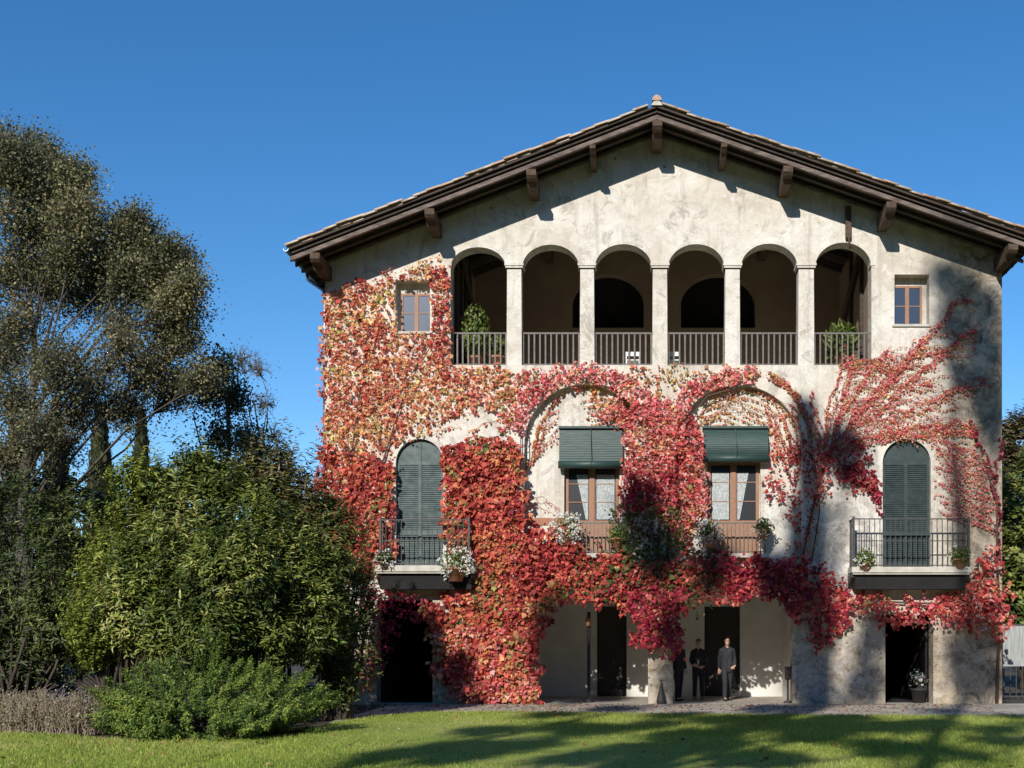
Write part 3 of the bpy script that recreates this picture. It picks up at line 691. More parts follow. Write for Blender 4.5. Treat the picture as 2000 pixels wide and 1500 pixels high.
class Vine:
    def __init__(s): s.P = []; s.C = []; s.S = []; s.T = []; s.N = []; s.t = MB(); s.w = MB()
    def put(s, px, py, dep, pal, size, u=None, hang=.0):
        n = len(px)
        base = np.where(in_arch(px, py) & (dep < .22), WT, 0.0)
        s.P.append(np.stack([(px-1240)/72, base-dep, (1375-py)/72], 1))
        s.C.append(pick(pal, n, u, .26)); s.S.append(np.clip(rng.lognormal(-.08,.34,n),.35,1.9)*size*.64)
        s.T.append(np.stack([rng.normal(0,.55,n), rng.normal(0,.3,n)-.1, -np.ones(n)], 1))
        s.N.append(np.stack([rng.normal(-.1,.7,n), -np.ones(n), rng.normal(.35,.65,n)], 1))
    def area(s, poly, dens, pal, dep=(.03,.12), size=.13, jit=9, hole=0, hs=26, avoid=True, clump=.5, useed=0):
        xs = [p[0] for p in poly]; ys = [p[1] for p in poly]
        x0, x1, y0, y1 = min(xs)-20, max(xs)+20, min(ys)-20, max(ys)+20
        n = int((x1-x0)*(y1-y0)/5184*dens*1.65); px = rng.uniform(x0,x1,n); py = rng.uniform(y0,y1,n)
        j = jit*2
        qx = px+(vnoise(px,py,14,1)-.5)*j*2+rng.normal(0,jit*.35,n); qy = py+(vnoise(px,py,14,2)-.5)*j*2+rng.normal(0,jit*.35,n)
        ok = inpoly(qx, qy, poly)
        if hole > 0: ok &= (vnoise(px,py,hs,3)*.6+vnoise(px,py,hs/3,4)*.4+rng.normal(0,.07,n)) > hole
        if avoid:
            for a in AVOID: ok &= ~inpoly(px, py, a)
        px = px[ok]; py = py[ok]; n = len(px)
        cl = vnoise(px,py,20,5)*.6+vnoise(px,py,9,6)*.4
        d = dep[0]+(dep[1]-dep[0])*np.clip(cl*clump*2*rng.uniform(.5,1.0,n)+rng.uniform(-.1,.25,n)*(1-clump), 0, 1)
        d = d+np.abs(rng.normal(0,.035,n))
        u = np.clip(vnoise(px,py,38,8+useed)*.5+vnoise(px,py,12,9)*.25+rng.random(n)*.66-.2, 0, 1)
        s.put(px, py, d, pal, size, u)
    def strand(s, pts, pal, dens=16, size=.085, stem=.008, start=0, spread=.035, droop=False):
        P = np.array(pts, float); n = max(8, int(np.abs(np.diff(P, axis=0)).sum()/8))
        t = np.linspace(0, len(P)-1, n); k = np.arange(len(P))
        # smooth curve by quadratic interpolation through samples
        x = np.interp(t, k, P[:,0]); y = np.interp(t, k, P[:,1])
        for _ in range(4): x[1:-1] = (x[:-2]+x[1:-1]*2+x[2:])/4; y[1:-1] = (y[:-2]+y[1:-1]*2+y[2:])/4
        x += (vnoise(t*3, t*0+P[0,0], 1)-.5)*10; y += (vnoise(t*3, t*0+P[0,1], 1, 3)-.5)*12; x += (vnoise(t*9, t*0+P[0,0], 1)-.5)*4; y += (vnoise(t*9, t*0+P[0,1], 1, 3)-.5)*5
        path = [((a-1240)/72, (WT if in_arch(np.array([a]), np.array([b]))[0] else 0)-.025, (1375-b)/72) for a, b in zip(x, y)]
        s.t.tube(path, [stem*(1-.6*i/n) for i in range(n)], 3, False)
        seg = np.hypot(np.diff(x), np.diff(y)); cum = np.concatenate([[0], np.cumsum(seg)]); L = cum[-1]/72
        m = int(L*dens*1.5); u = rng.uniform(start*cum[-1], cum[-1], m)
        px = np.interp(u, cum, x)+rng.normal(0,spread*50,m)*1.0; py = np.interp(u, cum, y)+rng.normal(0,spread*50,m)+1
        ok = np.ones(m, bool)
        for a in AVOID[:1]: ok &= ~inpoly(px, py, a)
        px, py = px[ok], py[ok]
        s.put(px, py, rng.uniform(.03,.09,len(px)), pal, size)
    def stem(s, pts, r0, r1, y=-.06):
        n = len(pts); s.w.tube([(fx(a), y-random.uniform(0,.03), fz(b)) for a, b in pts], [r0+(r1-r0)*i/(n-1) for i in range(n)], 6)
    def build(s, name, label, loc):
        o = thing(name, label, 'climbing plant', loc)
        if s.w.v: s.w.build('stem', M['vinestem'], o)
        if s.t.v: s.t.build('tendrils', M['tendril'], o)
        leafmesh('foliage', np.concatenate(s.P), np.concatenate(s.N), np.concatenate(s.T), np.concatenate(s.S), np.concatenate(s.C), IVY, M['creeper'], o)
        return o
# A: left wall
v = Vine()
v.area([(636,568),(700,550),(770,528),(850,508),(880,515),(884,712),(960,716),(1010,722),(1000,780),(950,800),(900,800),(840,845),(800,862),(770,880),(690,890),(634,880)], 170, ORANGE, (.02,.10), .125, 7, .22, 20)
v.area([(636,575),(740,560),(765,640),(760,760),(740,860),(640,880)], 70, ORANGE, (.03,.14), .13, 8, .33, 30)
v.area([(836,520),(880,515),(884,712),(930,735),(860,740),(842,640)], 90, RED, (.04,.16), .12, 6, .28, 20)
v.area([(634,870),(700,880),(768,900),(778,960),(776,1100),(700,1130),(640,1060),(612,1000),(622,930)], 260, RUST, (.05,.36), .15, 8, .12, 24)
v.area([(627,600),(645,600),(645,900),(620,930)], 90, PINK, (-.10,.08), .11, 4)
for i in range(26):
    a = random.uniform(700,960); b = random.uniform(760,850); l_ = random.uniform(30,80)
    v.strand([(a,b),(a+l_*.5,b-l_*.28),(a+l_,b-l_*.3)], PINK if i % 2 else ORANGE, 14, .09, .006)
v.stem([(655,1375),(665,1150),(680,950),(700,800),(720,650)], .05, .012); v.stem([(668,1375),(720,1100),(750,900),(800,740),(860,640)], .04, .01)
v.build('virginia_creeper', 'orange, yellow and red creeper covering the wall around the small upper left window', (fx(660), 0, 0))
# B: thick column of red left of the arches
v = Vine()
v.area([(870,880),(905,858),(985,852),(1022,885),(1030,1000),(1045,1062),(1100,1035),(1135,1070),(1215,1085),(1215,1175),(1130,1160),(1085,1180),(1055,1240),(1050,1376),(905,1378),(903,1345),(850,1315),(845,1225),(815,1190),(850,1170),(925,1155),(930,1108),(905,1070),(866,1060),(866,960)], 300, RUST, (.06,.50), .16, 8, .08, 26)
v.area([(870,880),(905,858),(985,852),(1022,885),(1026,1000),(940,1060),(870,1040)], 130, RED, (.1,.40), .15, 7, .2, 24)
v.area([(850,1230),(1046,1230),(1048,1376),(910,1378),(852,1315)], 130, PINK, (.12,.46), .15, 7, .2, 24)
v.area([(1010,1050),(1085,1035),(1120,1060),(1160,1100),(1100,1140),(1010,1130)], 160, RED, (.2,.62), .16, 8, .15, 20)
v.area([(722,1152),(800,1165),(850,1180),(820,1215),(770,1215),(752,1290),(728,1330),(715,1240)], 150, DEEP, (.1,.5), .14, 10, .3, 22)
v.stem([(985,1380),(975,1250),(960,1100),(950,950),(985,860)], .09, .03); v.stem([(1005,1380),(1010,1250),(1030,1100),(1100,1080)], .06, .02)
v.build('virginia_creeper', 'dense red creeper covering the pier right of the left balcony down to the ground', (fx(985), 0, 0))
# C: centre, over and between the big arches
v = Vine()
def ring(cx, cy, r0, r1, a0, a1, sx=1, n=16):
    o = [(cx+r1*sx*math.cos(R(a0+(a1-a0)*i/n)), cy-r1*math.sin(R(a0+(a1-a0)*i/n))) for i in range(n+1)]
    return o+[(cx+r0*sx*math.cos(R(a1+(a0-a1)*i/n)), cy-r0*math.sin(R(a1+(a0-a1)*i/n))) for i in range(n+1)]
v.area(ring(1142,868,119,160,170,20), 210, PINK, (.03,.24), .12, 4, .12, 18)
v.area(ring(1442,878,126,160,175,75), 210, PINK, (.03,.22), .12, 4, .15, 18)
v.area([(960,718),(1480,716),(1500,732),(1420,745),(1300,800),(1200,790),(1100,745),(1020,790),(985,850),(965,800)], 110, YEL, (.02,.10), .11, 7, .40, 20)
v.area([(985,730),(1060,722),(1030,790),(985,850),(965,800)], 100, PINK, (.02,.12), .11, 6, .35, 18)
v.area([(1200,790),(1300,770),(1340,790),(1378,860),(1386,930),(1384,1010),(1345,1075),(1300,1010),(1210,1005),(1206,930),(1218,880),(1218,830),(1160,800)], 250, PINK, (.04,.30), .125, 7, .10, 22)
v.area([(1230,820),(1330,810),(1370,900),(1370,1000),(1330,1050),(1290,1000),(1220,1000),(1215,900)], 110, RED, (.1,.36), .13, 7, .25, 22)
v.area([(1215,930),(1300,920),(1330,985),(1215,1010)], 120, DEEP, (.12,.42), .13, 7, .2, 20)
for i in range(11):
    a = R(150-i*13); r_ = random.uniform(60,100)
    x0, y0 = 1142+112*math.cos(R(55-i*4)), 868-112*math.sin(R(55-i*4))
    v.strand([(x0,y0),(x0-30-i*2,y0-2+i*2),(x0-70-i*3,y0+6+i)], YEL if i % 2 else ORANGE, 30, .07, .006, 0, .014)
for i in range(14):
    x0, y0 = 1340+i*3, 870-i*7; L = 90+i*5
    v.strand([(x0,y0),(x0+L*.5,y0-16-i),(x0+L,y0-4+i),(x0+L+30,y0+14+i)], ORANGE if i % 3 else YEL, 26, .07, .006, 0, .014)
v.area([(1150,765),(1235,790),(1220,835),(1190,835),(1160,800)], 150, ORANGE, (.02,.14), .11, 5, .2, 16, avoid=True)
for k, e in enumerate([(1090,775),(1100,760),(1075,800),(1060,830)]):
    v.strand([(1032,905-k*8),(1045,850-k*5),e], YEL if k % 2 else ORANGE, 26, .075, .006, 0, .018)
for k in range(6):
    v.strand([(1030,905+k*3),(1052,880-k*6),(1088,862-k*14)], PINK if k % 2 else ORANGE, 24, .065, .006, 0, .012)
for k in range(3): v.strand([(1030,968+k*10),(1060,968+k*10),(1092,990+k*8)], PINK, 10, .06, .006)
for k in range(5): v.strand([(1385,868+random.uniform(-3,3)),(1430,846+k*2),(1480,862),(1500,884)], PINK, 13, .07, .005)
v.stem([(1300,1230),(1296,1180),(1285,1100),(1290,950),(1270,830),(1200,760),(1130,742)], .07, .015); v.stem([(1306,1220),(1300,1150),(1310,950),(1330,840),(1380,775),(1470,748)], .06, .012)
v.build('virginia_creeper', 'pink creeper climbing between the two green roller blinds and over both arches', (fx(1290), 0, 0))
# D: hanging garland over the portico
v = Vine()
v.area([(1120,1080),(1215,1085),(1290,1095),(1350,1085),(1400,1088),(1480,1092),(1570,1085),(1570,1180),(1545,1210),(1520,1170),(1480,1160),(1420,1175),(1340,1170),(1330,1230),(1326,1275),(1285,1270),(1240,1245),(1216,1190),(1130,1165)], 250, RED, (.08,.55), .15, 9, .12, 24)
v.area([(1110,1085),(1230,1060),(1350,1060),(1410,1095),(1400,1170),(1330,1200),(1220,1180),(1120,1150)], 110, GREEN, (.15,.60), .13, 12, .34, 20, avoid=False)
v.area([(1380,1090),(1570,1085),(1575,1180),(1540,1215),(1515,1165),(1420,1160)], 130, DEEP, (.2,.6), .15, 9, .2, 24)
v.area([(1216,1150),(1340,1150),(1330,1275),(1285,1272),(1240,1245)], 150, DEEP, (.25,.55), .15, 8, .22, 22)
v.stem([(1300,1240),(1296,1200),(1400,1130),(1540,1130)], .05, .02, -.2)
v.build('virginia_creeper', 'dark red garland of creeper hanging over the portico openings above the three people', (fx(1300), 0, 0))
v = Vine()
v.area([(1182,1025),(1215,1000),(1240,975),(1290,995),(1335,975),(1358,1030),(1335,1090),(1360,1130),(1300,1165),(1215,1160),(1195,1090)], 230, GREEN, (.06,.42), .12, 15, .30, 16, avoid=False)
v.stem([(1290,1135),(1275,1060),(1260,1000)], .05, .02, -.25)
v.build('climbing_rose', 'bushy dark green climber between the two small central balconies', (fx(1270), 0, fz(1140)))
# E: fan on the right
v = Vine()
O = (1612, 900)
runs = [([O,(1650,840),(1700,770),(1770,700),(1845,620),(1868,580)], 26), ([O,(1660,850),(1740,780),(1830,700),(1905,640)], 28), ([O,(1670,860),(1760,810),(1850,765),(1935,738)], 22),
        ([O,(1640,800),(1655,740),(1660,690)], 24), ([O,(1610,820),(1640,720),(1645,660+50)], 18), ([O,(1630,830),(1690,740),(1730,680)], 28), ([O,(1660,830),(1750,730),(1800,660)], 30),
        ([O,(1680,855),(1780,835),(1850,835),(1905,850)], 26), ([O,(1690,870),(1760,850),(1830,850),(1880,880)], 20)]
for p, d in runs:
    v.strand(p, PINK, d*1.1, .075, .009, .12, .030)
    v.strand([(a+random.uniform(-8,8), b+random.uniform(-8,8)) for a, b in p], PINK, d, .07, .007, .15, .030)
    v.strand([(a+random.uniform(-14,14), b+random.uniform(-14,14)) for a, b in p], PINK, d*.8, .07, .007, .2, .03)
for i in range(170):
    p = runs[i % len(runs)][0]; k = random.uniform(1.0, len(p)-1.05); a = int(k); f_ = k-a
    x0 = p[a][0]*(1-f_)+p[a+1][0]*f_; y0 = p[a][1]*(1-f_)+p[a+1][1]*f_
    L = random.uniform(50,130); up = random.uniform(-.05,.5)
    x1 = min(x0+L, 1905)
    v.strand([(x0,y0),(x0+(x1-x0)*.5,y0-L*up*.6),(x1,y0-L*up*.35+random.uniform(-4,16))], PINK if i % 4 else YEL, random.uniform(16,26), .058, .005, .05, .009)
for i in range(22):
    x0 = 1505+i*5; L = random.uniform(80,150)
    v.strand([(x0+random.uniform(0,40),905),(x0+8,905-L*.5),(x0-random.uniform(0,25),905-L)], ORANGE if i % 3 == 0 else PINK, 22, .075, .006, 0, .016)
for i in range(12):
    x0, y0 = 1590, 890-i*5
    v.strand([(x0,y0),(1570-i*2,800-i*4),(1540-i*4,745-i*2),(1500+i*3,740+i)], YEL if i % 2 else PINK, 12, .08, .006, .2, .03)
v.area([(1495,880),(1560,850),(1600,890),(1640,850),(1690,880),(1710,950),(1690,965),(1620,945),(1595,1010),(1575,1090),(1555,1090),(1550,1000),(1500,970)], 170, RED, (.03,.26), .11, 9, .34, 18)
v.area([(1600,860),(1690,870),(1705,930),(1640,950),(1595,930)], 90, DEEP, (.06,.28), .11, 9, .3, 18)
for i in range(14):
    v.strand([(1640,900+i*2),(1690,915+i*3),(1725,960+i*4-random.uniform(0,30))], DEEP, 20, .09, .006, .1, .03)
v.stem([(1574,1120),(1568,1080),(1590,980),(1612,900),(1640,850)], .045, .02); v.stem([(1584,1100),(1600,1000),(1590,900),(1560,860)], .022, .01)
v.build('virginia_creeper', 'bright pink creeper fanning out from a bare stem to the right of the right-hand arch', (fx(1575), 0, 0))
# F: corner plant reaching left over the right shutter
v = Vine()
cr = [(1948,1085),(1950,1000),(1935,930),(1915,870),(1893,822)]
v.strand(cr, DEEP, 34, .11, .014, 0, .05); v.strand([(1948,1000),(1940,930),(1950,890),(1955,850)], DEEP, 30, .10, .01)
for i in range(46):
    t = i/45; x0 = 1945-22*t; y0 = 1040-150*t; L = random.uniform(75,118)
    v.strand([(x0,y0),(x0-L*.5,y0-L*.16),(x0-L,y0-L*.34+random.uniform(-6,6))], PINK, random.uniform(16,26), .060, .005, 0, .009)
v.stem([(1945,1378),(1950,1200),(1946,1085),(1945,980),(1905,850)], .05, .012)
v.build('virginia_creeper', 'pink creeper on the right corner of the house, right of the right-hand shutters', (fx(1945), 0, 0))
v = Vine()
v.area([(1565,1090),(1600,1100),(1640,1150),(1700,1160),(1760,1175),(1830,1170),(1870,1145),(1895,1120),(1905,1080),(1930,1065),(1950,1080),(1935,1120),(1965,1150),(1966,1200),(1950,1250),(1925,1225),(1890,1235),(1820,1200),(1760,1230),(1690,1205),(1640,1215),(1605,1265),(1580,1255),(1578,1180)], 185, RED, (.04,.42), .14, 9, .24, 24)
v.area([(1590,1130),(1660,1140),(1660,1215),(1600,1230)], 120, DEEP, (.1,.45), .14, 9, .25, 22)
v.area([(1760,1170),(1900,1130),(1965,1150),(1960,1230),(1760,1225)], 70, PINK, (.08,.42), .14, 9, .3, 22)
v.stem([(1598,1260),(1602,1200),(1700,1175),(1850,1180),(1945,1160)], .05, .015, -.1)
v.build('virginia_creeper', 'red garland of creeper hanging below the right-hand balcony over the dark doorway', (fx(1600), 0, 0))

# ------------------------------------------------------------------ flowers and potted plants
WHITE = [(.80,.80,.74,4),(.72,.70,.62,2)]
def bush(center, rad, n, pal, size, tmpl, mat, name, parent, up=.5):
    c = np.array(center); d = runit(n); r = rng.random(n)**.5
    P = c+d*r[:,None]*np.array(rad)
    Nn = d+runit(n)*.7; T = d*.6+runit(n)*.6+np.array([0,0,up])
    return leafmesh(name, P, Nn, T, rng.uniform(.7,1.3,n)*size, pick(pal, n), tmpl, mat, parent)
def basket(px, py, y, r, label, flowers=60, pal=GREEN[:3], n=420, pot=True, cat='flower pot'):
    k = (CAMD+y)/CAMD; c = ((px-1240)/72*k, y, EYE+(1245-py)/72*k)
    t = thing('flower_pot', label, cat, (c[0], c[1], c[2]-r*1.1))
    if pot:
        p = MB(); p.lathe((c[0], c[1], c[2]-r*1.15), [(r*.42,0),(r*.6,r*.75),(r*.66,r*.75),(r*.66,r*.86),(r*.56,r*.86)]); p.build('pot', M['pot'], t)
    bush(c, (r*1.05,r*.9,r), n, pal, .085, ROUND, M['leaf'], 'foliage', t, .2)
    if flowers:
        d = runit(flowers); d[:,1] = -np.abs(d[:,1]); q = np.array(c)+d*np.array((r*1.1,r,r*1.05))
        P = np.repeat(q, 6, 0)+rng.normal(0,.03,(flowers*6,3)); n2 = len(P)
        leafmesh('flowers', P, runit(n2)+np.array([0,-1,.4]), runit(n2), rng.uniform(.045,.08,n2), pick(WHITE, n2, jit=.06), ROUND, M['petal'], t)
    return t
LG = [(.10,.15,.03,3),(.17,.22,.05,3),(.26,.28,.09,1)]
basket(1106,1032,-.32,.40, 'white geranium pot left of the window under the left roller blind', 80, LG)
basket(1205,1045,-.30,.30, 'leafy green pot right of the window under the left roller blind', 0, LG)
basket(1384,1040,-.34,.34, 'white geranium pot left of the window under the right roller blind', 48, GREEN[:2])
basket(1492,1030,-.30,.26, 'dark green pot plant right of the window under the right roller blind', 6, GREEN[:2])
basket(890,1100,-.72,.42, 'white flowering pot spilling over the right end of the left balcony', 36, LG)
basket(752,1092,-.60,.24, 'small white flowering pot at the left end of the left balcony', 16, GREEN[:2])
basket(1690,1092,-.62,.26, 'terracotta pot with white flowers at the left end of the right balcony', 14, LG)
basket(1875,1086,-.62,.28, 'terracotta pot with leafy plant at the right end of the right balcony', 5, LG)
def potplant(x, y, z, h, rad, label, pal, tm=LANCE, n=900, sz=.16, mat='leaf', pm='pot'):
    t = thing('potted_plant', label, 'potted plant', (x,y,z))
    p = MB(); p.lathe((x,y,z+.003), [(.15,0),(.21,.34),(.23,.34),(.23,.40),(.18,.40)]); p.build('pot', M[pm], t)
    s = MB()
    for i in range(7): a = random.uniform(0,6.28); s.tube([(x,y,z+.35),(x+.3*rad*math.cos(a),y+.3*rad*math.sin(a),z+h*.6),(x+.6*rad*math.cos(a),y+.6*rad*math.sin(a),z+h*.9)], [.015,.01,.004], 4)
    s.build('stem', M['vinestem'], t)
    bush((x,y,z+.35+(h-.3)*.5), (rad,rad*.7,(h-.3)*.55), n, pal, sz, tm, M[mat], 'foliage', t, .9)
zl = fz(713)+.002
potplant(fx(920), .8, zl, 1.75, .42, 'bushy green tree in a pot standing in the leftmost loggia arch', LG, ROUND, 1300, .12)
potplant(fx(965), .75, zl, .9, .32, 'low green pot plant behind the railing beside the first loggia column', LG, ROUND, 600, .11)
potplant(fx(1655), .8, zl, 1.15, .38, 'spiky green plant in a pot standing in the rightmost loggia arch', LG, LANCE, 500, .34)
# loggia chairs, white
def chair(x, y, z, label):
    t = thing('garden_chair', label, 'chair', (x,y,z), 'low white chairs in the loggia')
    m = MB(); m.box(x-.2,x+.2,y-.2,y+.2,z+.30,z+.33); m.build('seat', M['white'], t)
    m = MB(); m.box(x-.2,x+.2,y-.21,y-.18,z+.42,z+.54); m.box(x-.2,x-.17,y-.21,y-.18,z+.33,z+.42); m.box(x+.17,x+.2,y-.21,y-.18,z+.33,z+.42); m.build('backrest', M['white'], t)
    for a in (-1,1):
        for b in (-1,1): m = MB(); m.box(x+a*.18-.017,x+a*.18+.017,y+b*.18-.017,y+b*.18+.017,z,z+.298); m.build('leg', M['white'], t)
chair(fx(1236), .95, zl, 'white chair behind the railing of the third loggia arch')
chair(fx(1316), .95, zl, 'white chair behind the railing of the fourth loggia arch')
# portico furniture
x = fx(1150)*1.02; t = thing('umbrella_stand_post', 'tall thin dark post standing in the left portico opening', 'post', (x,.7,.012))
m = MB(); m.lathe((x,.7,.014), [(.16,0),(.15,.06),(.05,.09),(.05,2.5)], 10); m.build('post', M['darkiron'], t)
m = MB(); m.lathe((x-.02,.62,2.1), [(.03,0),(.07,.05),(.07,.22),(.03,.27)], 8); m.build('lantern', M['pot'], t)
potplant(fx(1800), .35, .012, .85, .25, 'small pot plant with white blooms in the dark right-hand doorway', [(.7,.7,.66,2),(.05,.07,.02,2)], ROUND, 110, .10, pm='darkiron')
t = thing('garden_ornament', 'small dark cone-shaped ornament at the foot of the stone pillar', 'ornament', (fx(1291),-.14,.012))
m = MB(); m.lathe((fx(1291),-.14,.014), [(.11,0),(.13,.08),(.10,.22),(.06,.36),(.03,.5),(.008,.58)], 10); m.build('body', M['darkiron'], t)
m = MB(); m.lathe((fx(1291),-.14,.598), [(.02,0),(.03,.02),(.004,.06)], 8); m.build('finial', M['darkiron'], t)

# lamp stand at the foot of the pier right of the people
x = fx(1541); t = thing('lamp_stand', 'short dark lamp stand at the foot of the pier right of the people', 'lamp', (x,.25,.012))
m = MB(); m.lathe((x,.25,.014), [(.12,0),(.11,.05),(.03,.07),(.028,.62),(.05,.64)], 10); m.build('stand', M['darkiron'], t)
m = MB(); m.box(x-.075,x+.075,.175,.325,.656,.98); m.box(x-.09,x+.09,.16,.34,.982,1.01); m.build('lamp_head', M['timber'], t)
# gate beyond the right corner
gl = Q(1955,1365,35).x; yg = 3.0
t = thing('garden_gate', 'pale grey metal sheet gate beyond the right corner of the house', 'gate', (gl+1.3, yg, 0))
m = MB(); m.box(gl, gl+2.6, yg, yg+.04, .95, 2.15)
for i in range(16): m.box(gl+.05+i*.16, gl+.11+i*.16, yg-.02, yg-.002, .95, 2.15)
m.build('panel', M['gate'], t)
m = MB()
for i in range(14): m.box(gl+.08+i*.18, gl+.11+i*.18, yg, yg+.03, .05, .93)
m.box(gl, gl+2.6, yg-.01, yg+.05, .03, .08); m.box(gl,gl+2.6,yg-.01,yg+.05,2.152,2.21); m.build('bars', M['darkiron'], t)
for xx in (gl, gl+2.6): m = MB(); m.box(xx-.05, xx+.05, yg-.05+.002, yg+.09, 0, 2.45); m.build('post', M['darkiron'], t)

# ------------------------------------------------------------------ people
def body_mesh(name, caps, balls, mat, parent, vox=.012, smooth=2):
    m = MB()
    for (a, b, ra, rb) in caps:
        m.tube([a, b], [ra, rb], 12); m.ball(a, ra, 12, 8); m.ball(b, rb, 12, 8)
    for c, r in balls: m.ball(c, r, 14, 10)
    me = bpy.data.meshes.new('tmp'); me.from_pydata(m.v, [], m.f)
    o = bpy.data.objects.new('tmp', me); COL.objects.link(o)
    r = o.modifiers.new('r', 'REMESH'); r.mode = 'VOXEL'; r.voxel_size = vox
    s = o.modifiers.new('s', 'SMOOTH'); s.iterations = smooth; s.factor = .5
    dg = bpy.context.evaluated_depsgraph_get(); me2 = bpy.data.meshes.new_from_object(o.evaluated_get(dg))
    bpy.data.objects.remove(o)
    me2.polygons.foreach_set('use_smooth', [True]*len(me2.polygons)); me2.name = name; me2.materials.clear()
    return link(name, me2, mat, parent)
def person(px, y, H, label, top, legs, arms, stride=.0, turn=0, shirt=False, hold=None):
    k = (CAMD+y)/CAMD; x = (px-1240)/72*k; s = H/1.78
    t = thing('person', label, 'person', (x, y, .014)); ORG[t.name] = Vector((0,0,0)); t.rotation_euler.z = turn
    V = lambda a, b, c: Vector((a*s, b*s, c*s))
    hipL, hipR = V(-.09,0,.93), V(.09,0,.93); knL, knR = V(-.10,-.02-stride*.5,.50), V(.10,-.01+stride*.4,.50)
    anL, anR = V(-.11,.0-stride*.6,.09), V(.11,.03+stride*.7,.09)
    shL, shR = V(-.172,.0,1.415), V(.172,.0,1.415); neck = V(0,.0,1.50); head = V(0,-.015,1.665)
    hands = []
    body = [(V(0,0,.95), V(0,0,1.34), .10*s, .10*s), (V(0,.01,1.42), V(0,0,1.56), .06*s, .052*s), (hipL, knL, .078*s, .052*s), (hipR, knR, .078*s, .052*s), (knL, anL, .05*s, .036*s), (knR, anR, .05*s, .036*s),
            (anL, anL+V(0,-.13,-.045), .036*s, .03*s), (anR, anR+V(0,-.13,-.045), .036*s, .03*s), (shL, shR, .05*s, .05*s)]
    jack = [(V(-.05,0,.88), V(-.06,0,1.38), .125*s, .115*s), (V(.05,0,.88), V(.06,0,1.38), .125*s, .115*s), (V(-.12,0,1.425), V(.12,0,1.425), .066*s, .066*s), (V(-.06,.01,1.465), V(.06,.01,1.465), .062*s, .062*s)]
    for sd_, sh_, (el, wr, hd) in ((-1, shL, arms[0]), (1, shR, arms[1])):
        el, wr, hd = V(*el), V(*wr), V(*hd)
        body += [(sh_, el, .048*s, .038*s), (el, wr, .038*s, .026*s)]
        jack += [(sh_, el, .058*s, .049*s), (el, wr+(el-wr)*.12, .048*s, .04*s)]
        d = (hd-wr).normalized(); side = Vector((1,0,0)) if abs(d.x) < .7 else Vector((0,0,1)); side = (side-d*side.dot(d)).normalized(); nrm = d.cross(side)
        pal = wr+d*.045*s
        body += [(wr, wr+d*.075*s, .024*s, .032*s), (wr+d*.05*s-side*.018*s, wr+d*.085*s-side*.02*s, .018*s, .018*s), (wr+d*.05*s+side*.018*s, wr+d*.085*s+side*.02*s, .018*s, .018*s)]
        for fi, (off, ln) in enumerate(((-.034,.066),(-.012,.078),(.011,.074),(.033,.058))):
            b0 = wr+d*.092*s+side*off*s; b1 = b0+(d*.9+nrm*.3*sd_)*ln*.5*s; b2 = b1+(d*.6+nrm*.8*sd_).normalized()*ln*.5*s
            body += [(b0, b1, .010*s, .009*s), (b1, b2, .009*s, .008*s)]
        th0 = wr+d*.035*s-side*.025*s*sd_; th1 = th0+(d*.6-side*sd_*.8).normalized()*.035*s; body += [(th0, th1, .013*s, .011*s), (th1, th1+(d*.95-side*sd_*.2).normalized()*.03*s, .011*s, .009*s)]
    balls = [(head+V(0,.012,.02), (.077*s,.095*s,.098*s)), (head+V(0,-.02,-.05), (.058*s,.068*s,.066*s)), (head+V(0,-.095,-.012), (.012*s,.018*s,.018*s)), (head+V(0,-.085,.012), (.009*s,.014*s,.026*s)),
             (head+V(-.078,.01,-.005), (.012*s,.02*s,.032*s)), (head+V(.078,.01,-.005), (.012*s,.02*s,.032*s)), (head+V(0,-.078,-.085), (.026*s,.02*s,.018*s)),
             (V(0,0,.95), (.13*s,.09*s,.10*s)), (V(0,.01,1.28), (.13*s,.085*s,.13*s))]
    b = body_mesh('body', body, balls, M['skin'], t, .0085, 1)
    j = body_mesh('jacket', jack, [(V(0,-.01,1.28), (.17*s,.125*s,.17*s)), (V(0,0,.93), (.168*s,.125*s,.12*s))], top, t, .014, 3)
    tr = body_mesh('trousers', [(hipL, knL, .10*s, .074*s), (hipR, knR, .10*s, .074*s), (knL, anL+V(0,0,-.0), .072*s, .062*s), (knR, anR, .072*s, .062*s), (hipL, hipR, .10*s, .10*s)], [(V(0,0,.93), (.155*s,.115*s,.11*s))], legs, t, .014, 2)
    for an in (anL, anR): body_mesh('shoe', [(an+V(0,.02,-.045), an+V(0,-.15,-.055), .042*s, .034*s)], [(an+V(0,.03,-.05), (.042*s,.05*s,.038*s))], M['shoe'], t, .012, 1)
    body_mesh('hair', [], [(head+V(0,.028,.045), (.086*s,.092*s,.092*s)), (head+V(0,.055,-.01), (.078*s,.062*s,.085*s)), (head+V(0,-.04,.10), (.06*s,.045*s,.03*s))], M['hair'], t, .01, 1)
    for e in (-.031,.031): MB().ball(head+V(e,-.086,.014), .0115*s, 8, 6).build('eye', M['hair'], t)
    f = MB(); f.ball(head+V(0,-.093,-.052), (.026*s,.009*s,.007*s), 8, 5); f.build('mouth', M['lips'], t)
    for e in (-.031,.031): MB().ball(head+V(e,-.090,.038), (.018*s,.007*s,.005*s), 8, 5).build('eyebrow', M['hair'], t)
    if shirt:
        f = MB(); f.add([V(-.045,-.134,1.44), V(.045,-.134,1.44), V(0,-.150,1.22), V(-.045,-.12,1.44), V(.045,-.12,1.44), V(0,-.12,1.22)], [(0,2,1),(3,4,5),(0,1,4,3),(1,2,5,4),(2,0,3,5)]); f.build('shirt_front', M['shirt'], t)
    if hold: hold(t, V)
    return t
down = ((-.225,.03,1.15), (-.245,-.05,.90), (-.243,-.08,.82))
bentR = ((.235,.06,1.16), (.20,-.13,.98), (.12,-.19,.93))
